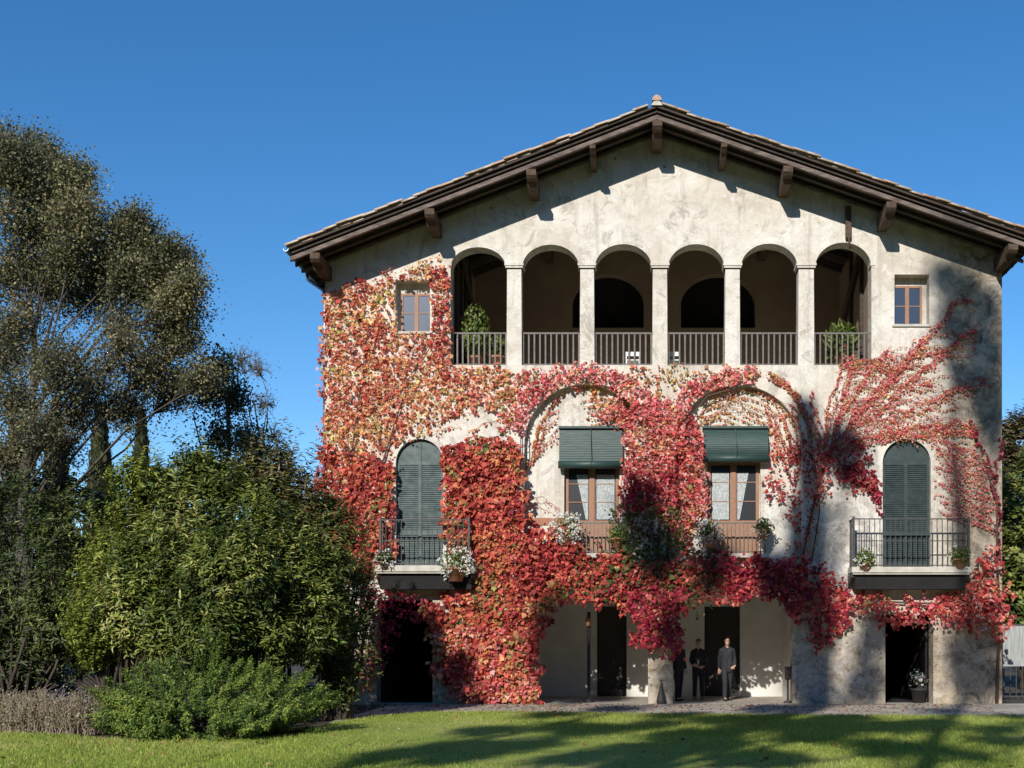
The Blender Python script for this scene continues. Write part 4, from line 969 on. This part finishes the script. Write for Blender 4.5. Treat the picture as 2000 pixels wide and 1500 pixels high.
person(1420, 1.4, 1.80, 'man in a charcoal suit walking forward before the dark portico door', M['suit'], M['suit'], (down, bentR), .30, R(9))
def camera_in_hand(t, V):
    m = MB(); m.box(-.005,.035,-.225,-.20,1.02,1.13); m.box(-.012,.042,-.228,-.198,1.133,1.15); m.build('held_cloth', M['shirt'], t)
bl = ((-.235,.04,1.15), (-.14,-.17,1.02), (-.06,-.2,1.01)); br_ = ((.24,.05,1.15), (.17,-.17,.98), (.09,-.21,.97))
person(1364, 1.9, 1.74, 'person in black holding both hands at the waist, left of the lit man', M['blackcloth'], M['blackcloth'], (bl, br_), .05, R(-8), hold=camera_in_hand)
person(1325, 1.3, 1.78, 'person in black standing half hidden beside the stone pillar', M['blackcloth'], M['blackcloth'], (((-.22,.03,1.15), (-.24,-.03,.90), (-.24,-.05,.82)), ((.22,.03,1.15), (.24,-.03,.90), (.24,-.05,.82))), .12, R(35))

# ------------------------------------------------------------------ trees and shrubs
def shoots(P, D, L, K, leafL, pal, tmpl, up=0., fan=.9, u=None, jit=.18):
    """leaves set along many little shoots: P start, D direction, L length, K leaves each"""
    n = len(P); t = np.tile(np.linspace(.1, 1, K), n); i = np.repeat(np.arange(n), K)
    pos = P[i]+D[i]*(L[i]*t)[:,None]; m = n*K
    side = np.cross(D[i], runit(m)); side /= np.linalg.norm(side, axis=1, keepdims=True)+1e-9
    T = D[i]*(1-fan*.5)+side*fan+np.array([0,0,up]); N = D[i]*.8+side*-.3+runit(m)*.35+np.array([0,-.25,.45])
    uu = None if u is None else np.clip(u[i]+rng.normal(0,.16,m), 0, 1)
    return pos, N, T, leafL*rng.uniform(.65,1.25,m), pick(pal, m, uu, jit)
def ell_surface(blobs, dens, backcull=.35):
    out = []; nr = []; bb = np.array([[*b[0], *b[1]] for b in blobs])
    for c, r in blobs:
        area = 4*math.pi*((r[0]*r[1])**1.6+(r[0]*r[2])**1.6+(r[1]*r[2])**1.6)**(1/1.6)/3**(1/1.6)
        n = int(area*dens); d = runit(n); p = np.array(c)+d*np.array(r)*rng.uniform(.82,1.06,(n,1))
        nn = d/np.array(r); nn /= np.linalg.norm(nn, axis=1, keepdims=True)
        ok = (nn[:,1] < backcull) & (p[:,2] > .02)
        for b in bb:
            q = (p-b[:3])/b[3:]; dd = (q**2).sum(1); ok &= (dd > .62) | (np.allclose(b[:3], c))
        out.append(p[ok]); nr.append(nn[ok])
    return np.concatenate(out), np.concatenate(nr)
def shrub(name, label, cat, dist, bl, dens, K, leafL, shootL, pal, tmpl, mat, rise=.5, deep=.8, group=None, stems=True, barkm='darkbark', base=None, fan=.9, inner=.5, lead=90, leadL=.95):
    """bl: (px, py, rx px, ry px, dist offset)"""
    blobs = []
    for px, py, rx, ry, off in bl:
        d = dist+off; c = Q(px, py, d); blobs.append(((c.x, c.y, c.z), (rx/F*d, max(rx, ry)/F*d*deep, ry/F*d)))
    extra = []
    for c, r in blobs:
        for q in range(7):
            d_ = runit(1)[0]; d_[1] = -abs(d_[1]); k_ = random.uniform(.16,.34); extra.append(((c[0]+d_[0]*r[0]*.92, c[1]+d_[1]*r[1]*.92, c[2]+d_[2]*r[2]*.92+.1), (r[0]*k_, r[1]*k_, max(r[2],r[0])*k_*1.25)))
    nb = len(blobs); blobs += extra
    bx = base if base else (np.mean([b[0][0] for b in blobs]), np.mean([b[0][1] for b in blobs]))
    t = thing(name, label, cat, (bx[0], bx[1], 0), group)
    P, N = ell_surface(blobs, dens); n = len(P)
    D = N*.9+np.array([0,0,rise])+runit(n)*.35; D /= np.linalg.norm(D, axis=1, keepdims=True)
    u = vnoise(P[:,0]*1.0+P[:,1]*.5, P[:,2], .7, 3)
    A = shoots(P-D*shootL*.5, D, rng.uniform(.5,1.3,n)*shootL, K, leafL, pal, tmpl, 0, fan, u)
    parts = [A]
    if inner:
        m = int(n*inner); k = rng.integers(0, len(blobs), m); c = np.array([b[0] for b in blobs])[k]; r = np.array([b[1] for b in blobs])[k]
        d = runit(m); p = c+d*r*rng.uniform(.4,.85,(m,1)); D2 = d*.5+np.array([0,0,.5])+runit(m)*.4; D2 /= np.linalg.norm(D2, axis=1, keepdims=True)
        ok = p[:,2] > .02; parts.append(shoots(p[ok], D2[ok], np.full(ok.sum(), shootL), K, leafL*1.15, pal, tmpl, 0, fan))
    if lead:
        ok = np.where(N[:,2] > .15)[0]; k = rng.choice(ok, min(lead, len(ok)), replace=False); m = len(k)
        D3 = N[k]*.45+np.array([0,0,1.0])+runit(m)*.28; D3 /= np.linalg.norm(D3, axis=1, keepdims=True)
        parts.append(shoots(P[k], D3, rng.uniform(.35,1.0,m)*leadL, 16, leafL*1.05, pal, tmpl, 0, fan*.9, np.clip(u[k]+.25,0,1)))
    X = [np.concatenate([p[i] for p in parts]) for i in range(5)]
    leafmesh('foliage', X[0], X[1], X[2], X[3], X[4], tmpl, M[mat], t)
    if stems:
        s = MB()
        for c, r in blobs[:nb]:
            for q in range(5):
                e = Vector(c)+Vector((random.uniform(-.7,.7)*r[0], random.uniform(-.5,.5)*r[1], random.uniform(-.2,.75)*r[2]))
                b0 = Vector((bx[0]+random.uniform(-.3,.3), bx[1]+random.uniform(-.3,.3), 0)); mid = b0.lerp(e, .5)+Vector((random.uniform(-.2,.2), random.uniform(-.2,.2), -.1*r[2]))
                s.tube([b0, mid, e], [.05,.03,.008], 5)
        s.build('trunk', M[barkm], t)
    return t
def tree(name, label, cat, base, r0, blobs, nleaf, leafL, pal, tmpl, leafmat='leaf', barkm='bark', twigs=26, fork=.35, lean=(0,0), group=None, twr=.010, spread=.28, main=None, sub=3, taper=.86, clump=1):
    """trunk and limbs reach each blob ((x,y,z),(rx,ry,rz),leafshare); leaves sit around the twig ends"""
    t = thing(name, label, cat, base, group); B = Vector(base)
    top = Vector(main) if main else Vector((B.x+lean[0], B.y+lean[1], max(b[0][2] for b in blobs)*.92))
    w_ = MB(); nT = 9
    tp = [B.lerp(top, i/(nT-1))+Vector((math.sin(i*1.3)*.12, math.cos(i*1.7)*.12, 0))*min(i, 3)*.5 for i in range(nT)]; tp[0] = B-Vector((0,0,.1))
    tr = [r0*(1.25 if i == 0 else 1)*(1-taper*(i/(nT-1))) for i in range(nT)]
    w_.tube(tp, tr, 9)
    ends = []; wt = []
    for (c, r, sh) in blobs:
        c = Vector(c); f_ = min(.9, max(fork, (c.z-B.z)/(top.z-B.z)*.75-.22*min(1, math.hypot(c.x-B.x, c.y-B.y)/(c.z-B.z+1e-3)*1.6))); k = f_*(nT-1); i0 = int(k); s0 = tp[i0].lerp(tp[min(i0+1, nT-1)], k-i0)
        mid = s0.lerp(c, .55)+Vector((random.uniform(-.6,.6), random.uniform(-.5,.5), random.uniform(0,1.0))); rr = max(.025, tr[i0]*.27)
        limb = [s0, s0.lerp(mid, .5)+Vector((random.uniform(-.25,.25),0,random.uniform(-.1,.45))), mid, mid.lerp(c, .6)+Vector((random.uniform(-.15,.15),0,random.uniform(-.1,.15))), c]
        w_.tube(limb, [rr, rr*.8, rr*.6, rr*.42, rr*.28], 6)
        for q in range(twigs if sh > .7 else int(twigs*1.7)):
            d = runit(1)[0]; e = c+Vector(d)*Vector(r).length/1.73*0+Vector((d[0]*r[0], d[1]*r[1], d[2]*r[2]))*random.uniform(.55,1.0)
            st_ = limb[random.choice((3,4,4))]; m1 = st_.lerp(e, .5)+Vector((random.gauss(0,.1), random.gauss(0,.1), random.gauss(0,.1)+.05))*min(1.5, sum(r)/3)
            w_.tube([st_, m1, e], [twr*2.4, twr*1.5, twr*.6], 4, False)
            ends.append(e); wt.append(sh)
            for z_ in range(sub):
                p0 = m1.lerp(e, random.uniform(-.4,.9)); p1 = p0+Vector(runit(1)[0])*random.uniform(.25,.6)*sum(r)/3*.6+Vector((0,0,.08)); w_.tube([p0, p0.lerp(p1,.5)+Vector((0,0,.04)), p1], [twr, twr*.7, twr*.35], 3, False); ends.append(p1); wt.append(sh)
    w_.build('trunk', M[barkm], t)
    if nleaf:
        E = np.array([list(e) for e in ends]); wt = np.array(wt, float)*(rng.random(len(E)) < clump)*rng.uniform(.3,1.7,len(E)); k = rng.choice(len(E), nleaf, p=wt/wt.sum())
        P = E[k]+rng.normal(0, spread, (nleaf,3)); uu = np.clip(vnoise(E[k][:,0], E[k][:,2], 1.1, 5)*.7+rng.random(nleaf)*.4-.05, 0, 1)
        leafmesh('crown', P, runit(nleaf)+np.array([0,-.2,.6]), runit(nleaf)+np.array([0,0,-.3]), rng.uniform(.6,1.3,nleaf)*leafL, pick(pal, nleaf, uu), tmpl, M[leafmat], t)
    return t
def PB(lst, dist, dep=1.0, sc=1.0):
    out = []
    for px, py, r, sh in lst:
        d = dist+random.uniform(-1.5,1.5); c = Q(px, py, d); rr = r/F*d*sc; out.append(((c.x,c.y,c.z), (rr, rr*dep, rr), sh))
    return out
OLIVE = [(.085,.088,.045,3),(.165,.16,.075,4),(.27,.24,.11,2),(.40,.29,.15,1)]
tree('oak_tree', 'tall half-bare olive-brown tree at the left edge, reaching high above the shrubs', 'tree', (*Q(45,1245,31).xy, 0), .24,
     PB([(-80,340,120,2),(20,325,78,3),(95,340,62,3),(150,350,36,2),(60,430,100,3),(165,440,80,3),(262,455,52,3),(322,500,46,3),(360,515,22,1),(300,560,72,2.4),(350,590,34,1.6),(200,570,95,2.2),(85,570,105,2.2),(-40,560,120,1),
         (325,665,58,.9),(235,690,90,.9),(110,720,95,1.6),(365,670,28,.9),(10,700,75,1.6),(345,760,56,.6),(250,800,70,.6),(395,740,40,.5),(150,810,60,.9),(300,730,60,.6),(180,760,70,.9),(360,620,60,.8),(60,850,70,1.2),(30,790,70,1.3),(120,880,60,.8),(10,900,60,1),(240,640,60,.8),(375,560,22,.6),(-20,285,60,2),(60,315,60,2.4),(110,400,60,2),(210,510,60,1.6),(30,530,70,1.6),(130,520,60,1.6),(250,540,50,1.2),(20,640,70,1)], 31, .9, .84),
     175000, .078, OLIVE, ROUND, twigs=38, spread=.21, clump=.8, main=list(Q(60,560,31)), sub=8, twr=.008, barkm='oakbark', fork=.26)
tree('bare_tree', 'thin leafless tree against the sky left of the house', 'tree', (*Q(500,1245,42).xy, 0), .12,
     PB([(470,700,40,1),(505,720,36,1),(520,790,36,1),(450,770,36,1),(535,850,26,1),(490,860,40,1)], 42, .8), 500, .08, [(.20,.13,.10,1)], ROUND, twigs=26, main=list(Q(500,770,42)), twr=.008, sub=5, spread=.2)
DARKG = [(.025,.040,.022,3),(.05,.07,.035,3),(.09,.10,.045,1)]
tree('evergreen_tree', 'dark blue-green evergreen rising behind the laurels left of the house', 'tree', (*Q(440,1245,38).xy, 0), .2,
     PB([(432,720,24,2),(405,775,30,2),(458,780,30,2),(425,850,40,2),(480,860,34,2),(440,940,60,2),(510,930,40,2),(380,930,40,2)], 38, .9), 9500, .12, DARKG, ROUND, twigs=24, main=list(Q(438,720,38)), barkm='darkbark', spread=.25)
def cypress(px, pt, wpx, dist, label):
    d = dist; b = Q(px, 1245, d); zt = EYE+(1245-pt)/F*d; wr = wpx/F*d
    t = thing('cypress_tree', label, 'tree', (b.x, b.y, 0), 'dark cypresses behind the shrubs')
    m = MB(); m.tube([(b.x,b.y,-.1),(b.x,b.y,zt*.9)], [.16,.03], 7); m.build('trunk', M['darkbark'], t)
    n = 9000; h = rng.random(n); prof = np.sin(np.clip(h,.0,1)**.55*math.pi)**.6*wr*(1-.25*h)+.05; a = rng.random(n)*2*math.pi
    rr = prof*rng.uniform(.55,1.1,n); P = np.stack([b.x+rr*np.cos(a), b.y+rr*np.sin(a), .6+h*(zt-.6)], 1)
    N = np.stack([np.cos(a),np.sin(a),.2*np.ones(n)],1)+runit(n)*.5; T = np.stack([np.cos(a)*.3,np.sin(a)*.3,np.ones(n)],1)+runit(n)*.2
    leafmesh('crown', P, N, T, rng.uniform(.18,.42,n), pick([(.03,.038,.014,3),(.06,.065,.022,2),(.09,.085,.035,1)], n), NEEDLE, M['conifer'], t)
for px, pt, wp, d, lb_ in ((108,790,36,44,'dark cypress, broadest of the row, behind the oak trunk'), (196,800,36,45,'dark cypress in the middle of the row behind the shrubs'), (276,812,27,46,'narrow dark cypress nearest the house in the row behind the shrubs'), (30,830,32,45,'dark cypress nearest the left edge, behind the oak')):
    cypress(px, pt, wp, d, lb_)
LAUR = [(.025,.040,.011,2.4),(.065,.095,.02,3.2),(.14,.18,.034,4),(.27,.30,.06,2.2),(.44,.44,.15,.9)]
shrub('laurel_shrub', 'big glossy green laurel in the middle of the shrubbery left of the house', 'shrub', 24.5,
      [(400,1030,75,95,0),(330,1010,55,60,-.3),(470,1040,80,90,.2),(388,935,26,40,0),(440,950,22,30,.2),(320,1100,80,90,-.8),(440,1140,110,100,-1),(545,1130,85,95,0),(270,1190,70,80,-1.2),(590,1215,85,75,.2),(390,1230,110,80,-1),(620,1130,60,60,.4),(500,1230,80,70,-.5)], 52, 8, .145, .30, LAUR, LANCE, 'laurel', .65, lead=170)
shrub('laurel_shrub', 'tall olive-green laurel with pale tips between the big laurel and the house', 'shrub', 26,
      [(535,920,34,42,0),(495,950,34,40,0),(575,960,26,50,0),(560,1030,66,70,0),(600,1110,66,80,0)], 48, 8, .14, .28, [(.035,.045,.014,3),(.08,.09,.025,3),(.16,.15,.05,2),(.27,.20,.09,1)], LANCE, 'laurel', .75)
shrub('laurel_shrub', 'green shrub mingling with the creeper at the left corner of the house', 'shrub', 26.2,
      [(640,1070,56,70,0),(685,1110,38,56,0),(660,1180,66,80,-.4),(698,1200,34,56,0),(640,1010,30,30,.6),(690,1290,46,70,-.2),(640,1340,50,50,-.4)], 44, 7, .13, .26, [(.04,.06,.016,3),(.09,.12,.025,3),(.20,.21,.06,2),(.34,.07,.04,.4)], LANCE, 'laurel', .5)
shrub('thuja_shrub', 'upright yellow-green conifer at the left of the big laurel', 'shrub', 24,
      [(262,1000,34,70,0),(240,1080,52,70,0),(275,945,14,34,0),(200,1120,34,60,0),(190,1230,48,80,-.4)], 62, 10, .10, .32, [(.08,.10,.018,2),(.18,.22,.03,4),(.32,.34,.06,2)], NEEDLE, 'conifer', 1.1, fan=.45)
shrub('evergreen_shrub', 'dark leafy shrub at the left edge below the oak', 'shrub', 25,
      [(30,1020,60,70,0),(80,1110,80,90,0),(10,1150,70,100,0),(120,1190,60,80,0),(60,1240,90,60,.5),(-50,1100,70,120,0),(140,1050,45,70,.5),(40,1300,80,60,.4),(120,1290,60,60,.6),(-30,1230,60,90,0)], 46, 8, .12, .26, [(.03,.045,.015,3),(.08,.11,.03,3),(.18,.21,.06,2)], LANCE, 'laurel', .5)
shrub('evergreen_shrub', 'mass of dark evergreen filling the back of the shrubbery behind the laurels', 'shrub', 33,
      [(60,1010,110,80,0),(180,1040,110,70,0),(300,1040,90,90,0),(420,1040,110,110,0),(540,1080,100,100,0),(100,1130,140,110,0),(350,1150,150,110,0),(560,1180,110,110,-1),(-60,1060,100,140,0),(640,1230,60,90,-.8),(60,1230,120,60,0),(220,1230,110,60,0),(200,1140,90,80,0),(-40,1180,80,80,0)], 26, 7, .17, .32, [(.02,.03,.012,3),(.045,.06,.02,3),(.10,.12,.04,1.5)], ROUND, 'leaf', .5)
JUN = [(.04,.068,.015,2.6),(.09,.145,.026,3.2),(.19,.26,.042,3),(.33,.38,.08,1.1)]
def juniper(label, dist, bl, dens):
    blobs = []
    for px, py, rx, ry, off in bl:
        d = dist+off; c = Q(px, py, d); blobs.append(((c.x,c.y,c.z), (rx/F*d, rx/F*d*.8, ry/F*d)))
    bx = Q(400,1440,dist); t = thing('juniper', label, 'shrub', (bx.x, bx.y, 0))
    P0, N0 = ell_surface(blobs, 13, .5); O_ = np.array([bx.x, bx.y, .1]); n0 = len(P0)
    D0 = (P0-O_)*np.array([1,1,.5]); D0 /= np.linalg.norm(D0, axis=1, keepdims=True); D0 = D0*.8+N0*.25+np.array([0,0,.42])+runit(n0)*.22; D0 /= np.linalg.norm(D0, axis=1, keepdims=True)
    q = 26; k0 = np.repeat(np.arange(n0), q); n = n0*q; L0 = rng.uniform(.3,.75,n0); tt0 = rng.random(n)
    P = P0[k0]+D0[k0]*((tt0-.55)*L0[k0])[:,None]+runit(n)*((1.05-tt0)*.10)[:,None]
    D = D0[k0]+runit(n)*((1.15-tt0)*.75)[:,None]; D /= np.linalg.norm(D, axis=1, keepdims=True); P[:,2] = np.maximum(P[:,2], .03)
    K = 4; i = np.repeat(np.arange(n), K); tt = np.tile(np.linspace(0,1,K), n); m = len(i)
    side = np.cross(D[i], runit(m)); side /= np.linalg.norm(side, axis=1, keepdims=True)
    p0 = P[i]+D[i]*((tt-.5)*.16)[:,None]; d2 = D[i]*.8+side*.6; d2 /= np.linalg.norm(d2, axis=1, keepdims=True); u0 = rng.random(n0)*.5+tt0.reshape(n0,q).T*.4; u = u0.T.ravel()
    X = shoots(p0, d2, (1.15-tt)*.10, 3, .055, JUN, NEEDLE, .1, .5, u[i])
    leafmesh('foliage', X[0], X[1], X[2], X[3], X[4], NEEDLE, M['conifer'], t)
    s = MB()
    for k in range(0, n, max(1, n//160)): s.tube([O_, (O_+P[k])/2-np.array([0,0,.12]), P[k]], [.03,.018,.006], 4, False)
    s.build('trunk', M['darkbark'], t)
juniper('low spreading feathery juniper in front of the laurels at the edge of the lawn', 21.6,
        [(400,1385,185,48,0),(270,1400,70,38,-.3),(245,1375,55,36,.1),(540,1372,90,40,.1),(560,1400,60,35,-.1),(400,1410,150,36,-.7),(330,1350,80,40,.2),(470,1342,70,36,.2),(410,1295,26,46,.4),(385,1320,42,34,.2),(605,1350,40,24,.2),(412,1255,17,32,.4),(440,1290,22,30,.3),(285,1335,34,26,.4)], 165)
# dry twiggy plant at the bottom left
def drybush():
    c0 = Q(100,1440,22.0); t = thing('dry_bush', 'dry pinkish-brown twiggy bush at the lawn edge, bottom left', 'shrub', (c0.x,c0.y,0)); m = MB(); E = []
    for i in range(420):
        b = Vector((c0.x+random.uniform(-.95,.85), c0.y+random.uniform(-.3,.5), 0)); h = random.uniform(.35,.85); e = b+Vector((random.gauss(0,.16), random.gauss(0,.16), h))
        m.tube([b, b.lerp(e,.5)+Vector((random.gauss(0,.04),0,0)), e], [.006,.005,.003], 3, False)
        for k in range(3):
            p = b.lerp(e, random.uniform(.3,1)); m.tube([p, p+Vector((random.gauss(0,.12), random.gauss(0,.1), random.uniform(.02,.16)))], [.004,.002], 3, False); E.append(p)
    m.build('twigs', plain('dry_twigs', (.24,.19,.14), (.44,.36,.27), .9, 8), t)
    E = np.array([list(e) for e in E]); n = 6000; P = E[rng.integers(0,len(E),n)]+rng.normal(0,.05,(n,3)); P[:,2] = np.maximum(P[:,2], .01)
    leafmesh('foliage', P, runit(n), runit(n), rng.uniform(.03,.06,n), pick([(.30,.24,.17,3),(.42,.35,.24,3),(.14,.17,.07,2),(.28,.24,.10,2)], n), ROUND, M['leaf'], t)
drybush()
# blue tarpaulin glimpsed in the shrubbery
tb = MB(); c = Q(75,1318,27.5); n = 10; vs = []
for i in range(n+1):
    for j in range(6):
        u, v_ = i/n, j/5; vs.append((c.x-.75+1.5*u, c.y-.35+.9*v_, max(.05, (1.05-.9*abs(u-.5)**1.6*1.3)*math.sin(math.pi*(.12+.76*v_))+.05*math.sin(i*2.1+j*3))))
tb.add(vs, [(i*6+j, (i+1)*6+j, (i+1)*6+j+1, i*6+j+1) for i in range(n) for j in range(5)], True)
tb.add([(v_[0], v_[1], 0) for v_ in [vs[0], vs[5], vs[-1], vs[-6]]], [(0,1,2,3)])
tag(tb.build('tarpaulin', M['blue']), 'blue tarpaulin lying under the dark shrubs at the far left', 'tarpaulin')

# right edge: green hedge trees and the hill
RG = [(.07,.09,.022,3),(.15,.19,.04,3),(.26,.27,.07,2)]
shrub('wood_tree', 'brown-green tree rising behind the light green bush at the right edge', 'tree', 62, [(1985,880,50,60,0),(2050,850,70,60,0),(1930,930,50,80,0),(2010,960,60,70,0)], 12, 8, .28, .5, [(.05,.05,.02,3),(.11,.10,.04,3),(.20,.13,.07,1)], ROUND, 'leaf', .5)
shrub('hedge_tree', 'tall light green bush behind the gate right of the house', 'tree', 42, [(1990,1010,60,70,0),(2030,940,60,60,0),(2000,1110,70,80,0),(1980,1180,40,60,-1),(2040,1190,60,60,0),(1950,1100,40,80,2)], 16, 8, .22, .4, RG, ROUND, 'leaf', .5)
hl = MB(); nx, ny = 44, 14; vs = []
for j in range(ny+1):
    for i in range(nx+1):
        xx = -220+440*i/nx; yy = 70+170*j/ny; h = (1-math.cos(min(1, j/9)*math.pi))/2
        hh = 20*(.35+.65*min(1, max(0, (xx-5)/40)))*h + 7*h*max(0, min(1, (-xx-20)/60)); vs.append((xx, yy, -.02+hh*(.9+.1*math.sin(i*1.9)+.06*math.sin(j*2.3+i))))
hl.add(vs, [(j*(nx+1)+i, j*(nx+1)+i+1, (j+1)*(nx+1)+i+1, (j+1)*(nx+1)+i) for j in range(ny) for i in range(nx)], True)
tag(hl.build('hill', M['hill']), kind='structure')
# added unseen slopes beside and behind the camera, shaped to cut the sky light
sky_screen = [(-27,-6,18),(-31,-18,24),(-38,-36,27),(-44,-58,30),(-36,-80,30),(-14,-84,30),(4,-82,29),(13,-66,23),(17,-52,21),(23,-38,34),(25,-22,34),(27,-8,26)]
hr = MB(); vs = []; NR = 8; ctr = Vector((-6,-25,0)); pts_ = []
for i in range(len(sky_screen)-1):
    for k in range(5):
        a, b = Vector(sky_screen[i]), Vector(sky_screen[i+1]); pts_.append(a.lerp(b, k/5))
pts_.append(Vector(sky_screen[-1])); nP = len(pts_)
for j in range(NR+1):
    for i, p in enumerate(pts_):
        o_ = Vector((p.x, p.y, 0))-ctr; o_.normalize(); t_ = j/NR; h_ = p.z*math.sin(t_*math.pi/2)
        q = Vector((p.x, p.y, 0))+o_*(t_**1.5*14+random.uniform(-.8,.8)); vs.append((q.x, q.y, h_*(1+random.uniform(-.06,.06))-.1))
for i, p in enumerate(pts_): o_ = Vector((p.x, p.y, 0))-ctr; o_.normalize(); q = Vector((p.x, p.y, 0))+o_*120; vs.append((q.x, q.y, p.z))
hr.add(vs, [(j*nP+i, j*nP+i+1, (j+1)*nP+i+1, (j+1)*nP+i) for j in range(NR+1) for i in range(nP-1)], True)
tag(hr.build('hill', M['hill']), kind='structure')  # added sky screen, separate from the far hill
# wood on the hill
n = 26000; P = []
for q in range(150):
    xx = random.uniform(14, 90); yy = random.uniform(78, 130); j = (yy-70)/170*ny; h = (1-math.cos(min(1, j/9)*math.pi))/2; zz = 20*(.35+.65*min(1, max(0, (xx-5)/40)))*h
    r_ = random.uniform(2.2,3.6); k = n//150; d = runit(k); P.append(np.array([xx,yy,zz+r_*.9])+d*np.array([r_,r_,r_*1.2])*rng.uniform(.6,1,(k,1)))
P = np.concatenate(P); n = len(P)
tag(leafmesh('far_wood', P, runit(n)+np.array([0,-.4,.4]), runit(n), rng.uniform(.5,.9,n), pick([(.05,.045,.025,3),(.09,.08,.035,3),(.15,.09,.05,1),(.04,.05,.02,2)], n), ROUND, M['leaf']), 'brown-green wood on the hillside beyond the right corner of the house', 'wood', kind='stuff')

# ------------------------------------------------------------------ tall park trees behind the camera: their shade falls on lawn and house front
def SH(px, py, r, d, sh=1.0):                 # a clump whose shade falls at that place on the facade
    X, Z = fx(px), fz(py); return ((X-SX*d, -d, Z+SZ*d), (r/72, r/72, r/72), sh)
def SG(px, py, r, d, sh=1.0):
    r *= .72; sh *= .8                 # ... at that place on the ground
    X, Y = gx(px, py); D = d+Y; return ((X-SX*D, -d, SZ*D), (r, r, r*.8), sh)
PINE = [(.03,.05,.02,1)]
dA = 41
bx = (fx(1585)-SX*dA, -dA, 0)
tree('park_tree', 'tall park tree standing behind the camera, its trunk shading the pier with the fan creeper', 'tree', bx, .62,
     [SH(1645,882,24,dA,.9), SH(1580,1010,26,dA,1.0), SH(1590,1090,34,dA,1.0), SH(1540,1180,50,dA,.8), SH(1715,1235,16,dA,.3), SH(1690,1335,16,dA,.3), SH(1570,1300,28,dA,1), SH(1530,1120,40,dA,1),
      SG(1500,1385,1.0,dA), SG(1650,1405,1.1,dA), SG(1420,1410,1.0,dA), SG(1800,1420,1.1,dA), SG(1600,1440,1.2,dA,1.2), SG(1400,1460,.9,dA), SG(1750,1470,1.0,dA,.9), SG(1550,1420,1.1,dA,1), SG(1680,1425,1.0,dA,1), SG(1500,1490,.6,dA,.8), SG(1330,1440,.8,dA,.9)],
     30000, .20, PINE, ROUND, twigs=14, spread=.20, barkm='darkbark', twr=.03, sub=5, main=(bx[0], bx[1], 31.5), taper=.45)
dB = 43; bx = (fx(1870)-SX*dB, -dB, 0)
tree('park_tree', 'tall park tree standing behind the camera, shading the upper right corner of the house', 'tree', bx, .32,
     [SH(1848,545,16,dB,.5), SH(1885,560,22,dB,.8), SH(1925,610,22,dB,1), SH(1860,640,18,dB,.6), SH(1930,690,18,dB,.7), SH(1930,750,24,dB,.9), SH(1895,740,14,dB,.4), SH(1948,810,14,dB,.5),
      SH(1875,1260,18,dB,.5), SH(1930,1250,18,dB,.6), SH(1895,1310,20,dB,.7), SH(1940,1325,14,dB,.4), SH(1775,1260,20,dB,.6),
      SG(1850,1390,1.0,dB), SG(1980,1400,1.1,dB), SG(1960,1450,1.0,dB), SG(2050,1420,1.3,dB), SG(1880,1480,.8,dB,.9), SG(1760,1430,.9,dB,.9), SG(1940,1430,1.0,dB), SG(1700,1460,.8,dB,.8)],
     9000, .19, PINE, ROUND, twigs=13, spread=.20, barkm='darkbark', twr=.026, sub=6, main=(bx[0], bx[1], 36))
dC = 42; bx = (fx(1290)-SX*dC, -dC, 0)
tree('park_tree', 'tall park tree standing behind the camera, shading the middle of the house', 'tree', bx, .34,
     [SH(1250,1000,30,dC,1.0), SH(1285,1080,36,dC,1.1), SH(1400,1120,50,dC,.8), SH(1338,1250,30,dC,1.0), SH(1335,1320,30,dC,1.0), SH(1130,1270,40,dC,1), SH(1100,1300,50,dC,1), SH(1090,1220,40,dC,.9),
      SG(1200,1385,.8,dC), SG(1080,1400,.7,dC), SG(1330,1400,1.0,dC), SG(1180,1430,1.1,dC,1.2), SG(960,1432,.7,dC), SG(1020,1460,1.0,dC,1.2), SG(880,1465,.6,dC), SG(780,1480,.5,dC), SG(900,1485,.7,dC), SG(1250,1470,.7,dC,.7), SG(1100,1425,.9,dC,1), SG(1280,1420,.8,dC,1), SG(1130,1490,.7,dC,.9)],
     22000, .20, PINE, ROUND, twigs=14, spread=.20, barkm='darkbark', twr=.028, sub=5, main=(bx[0], bx[1], 24))
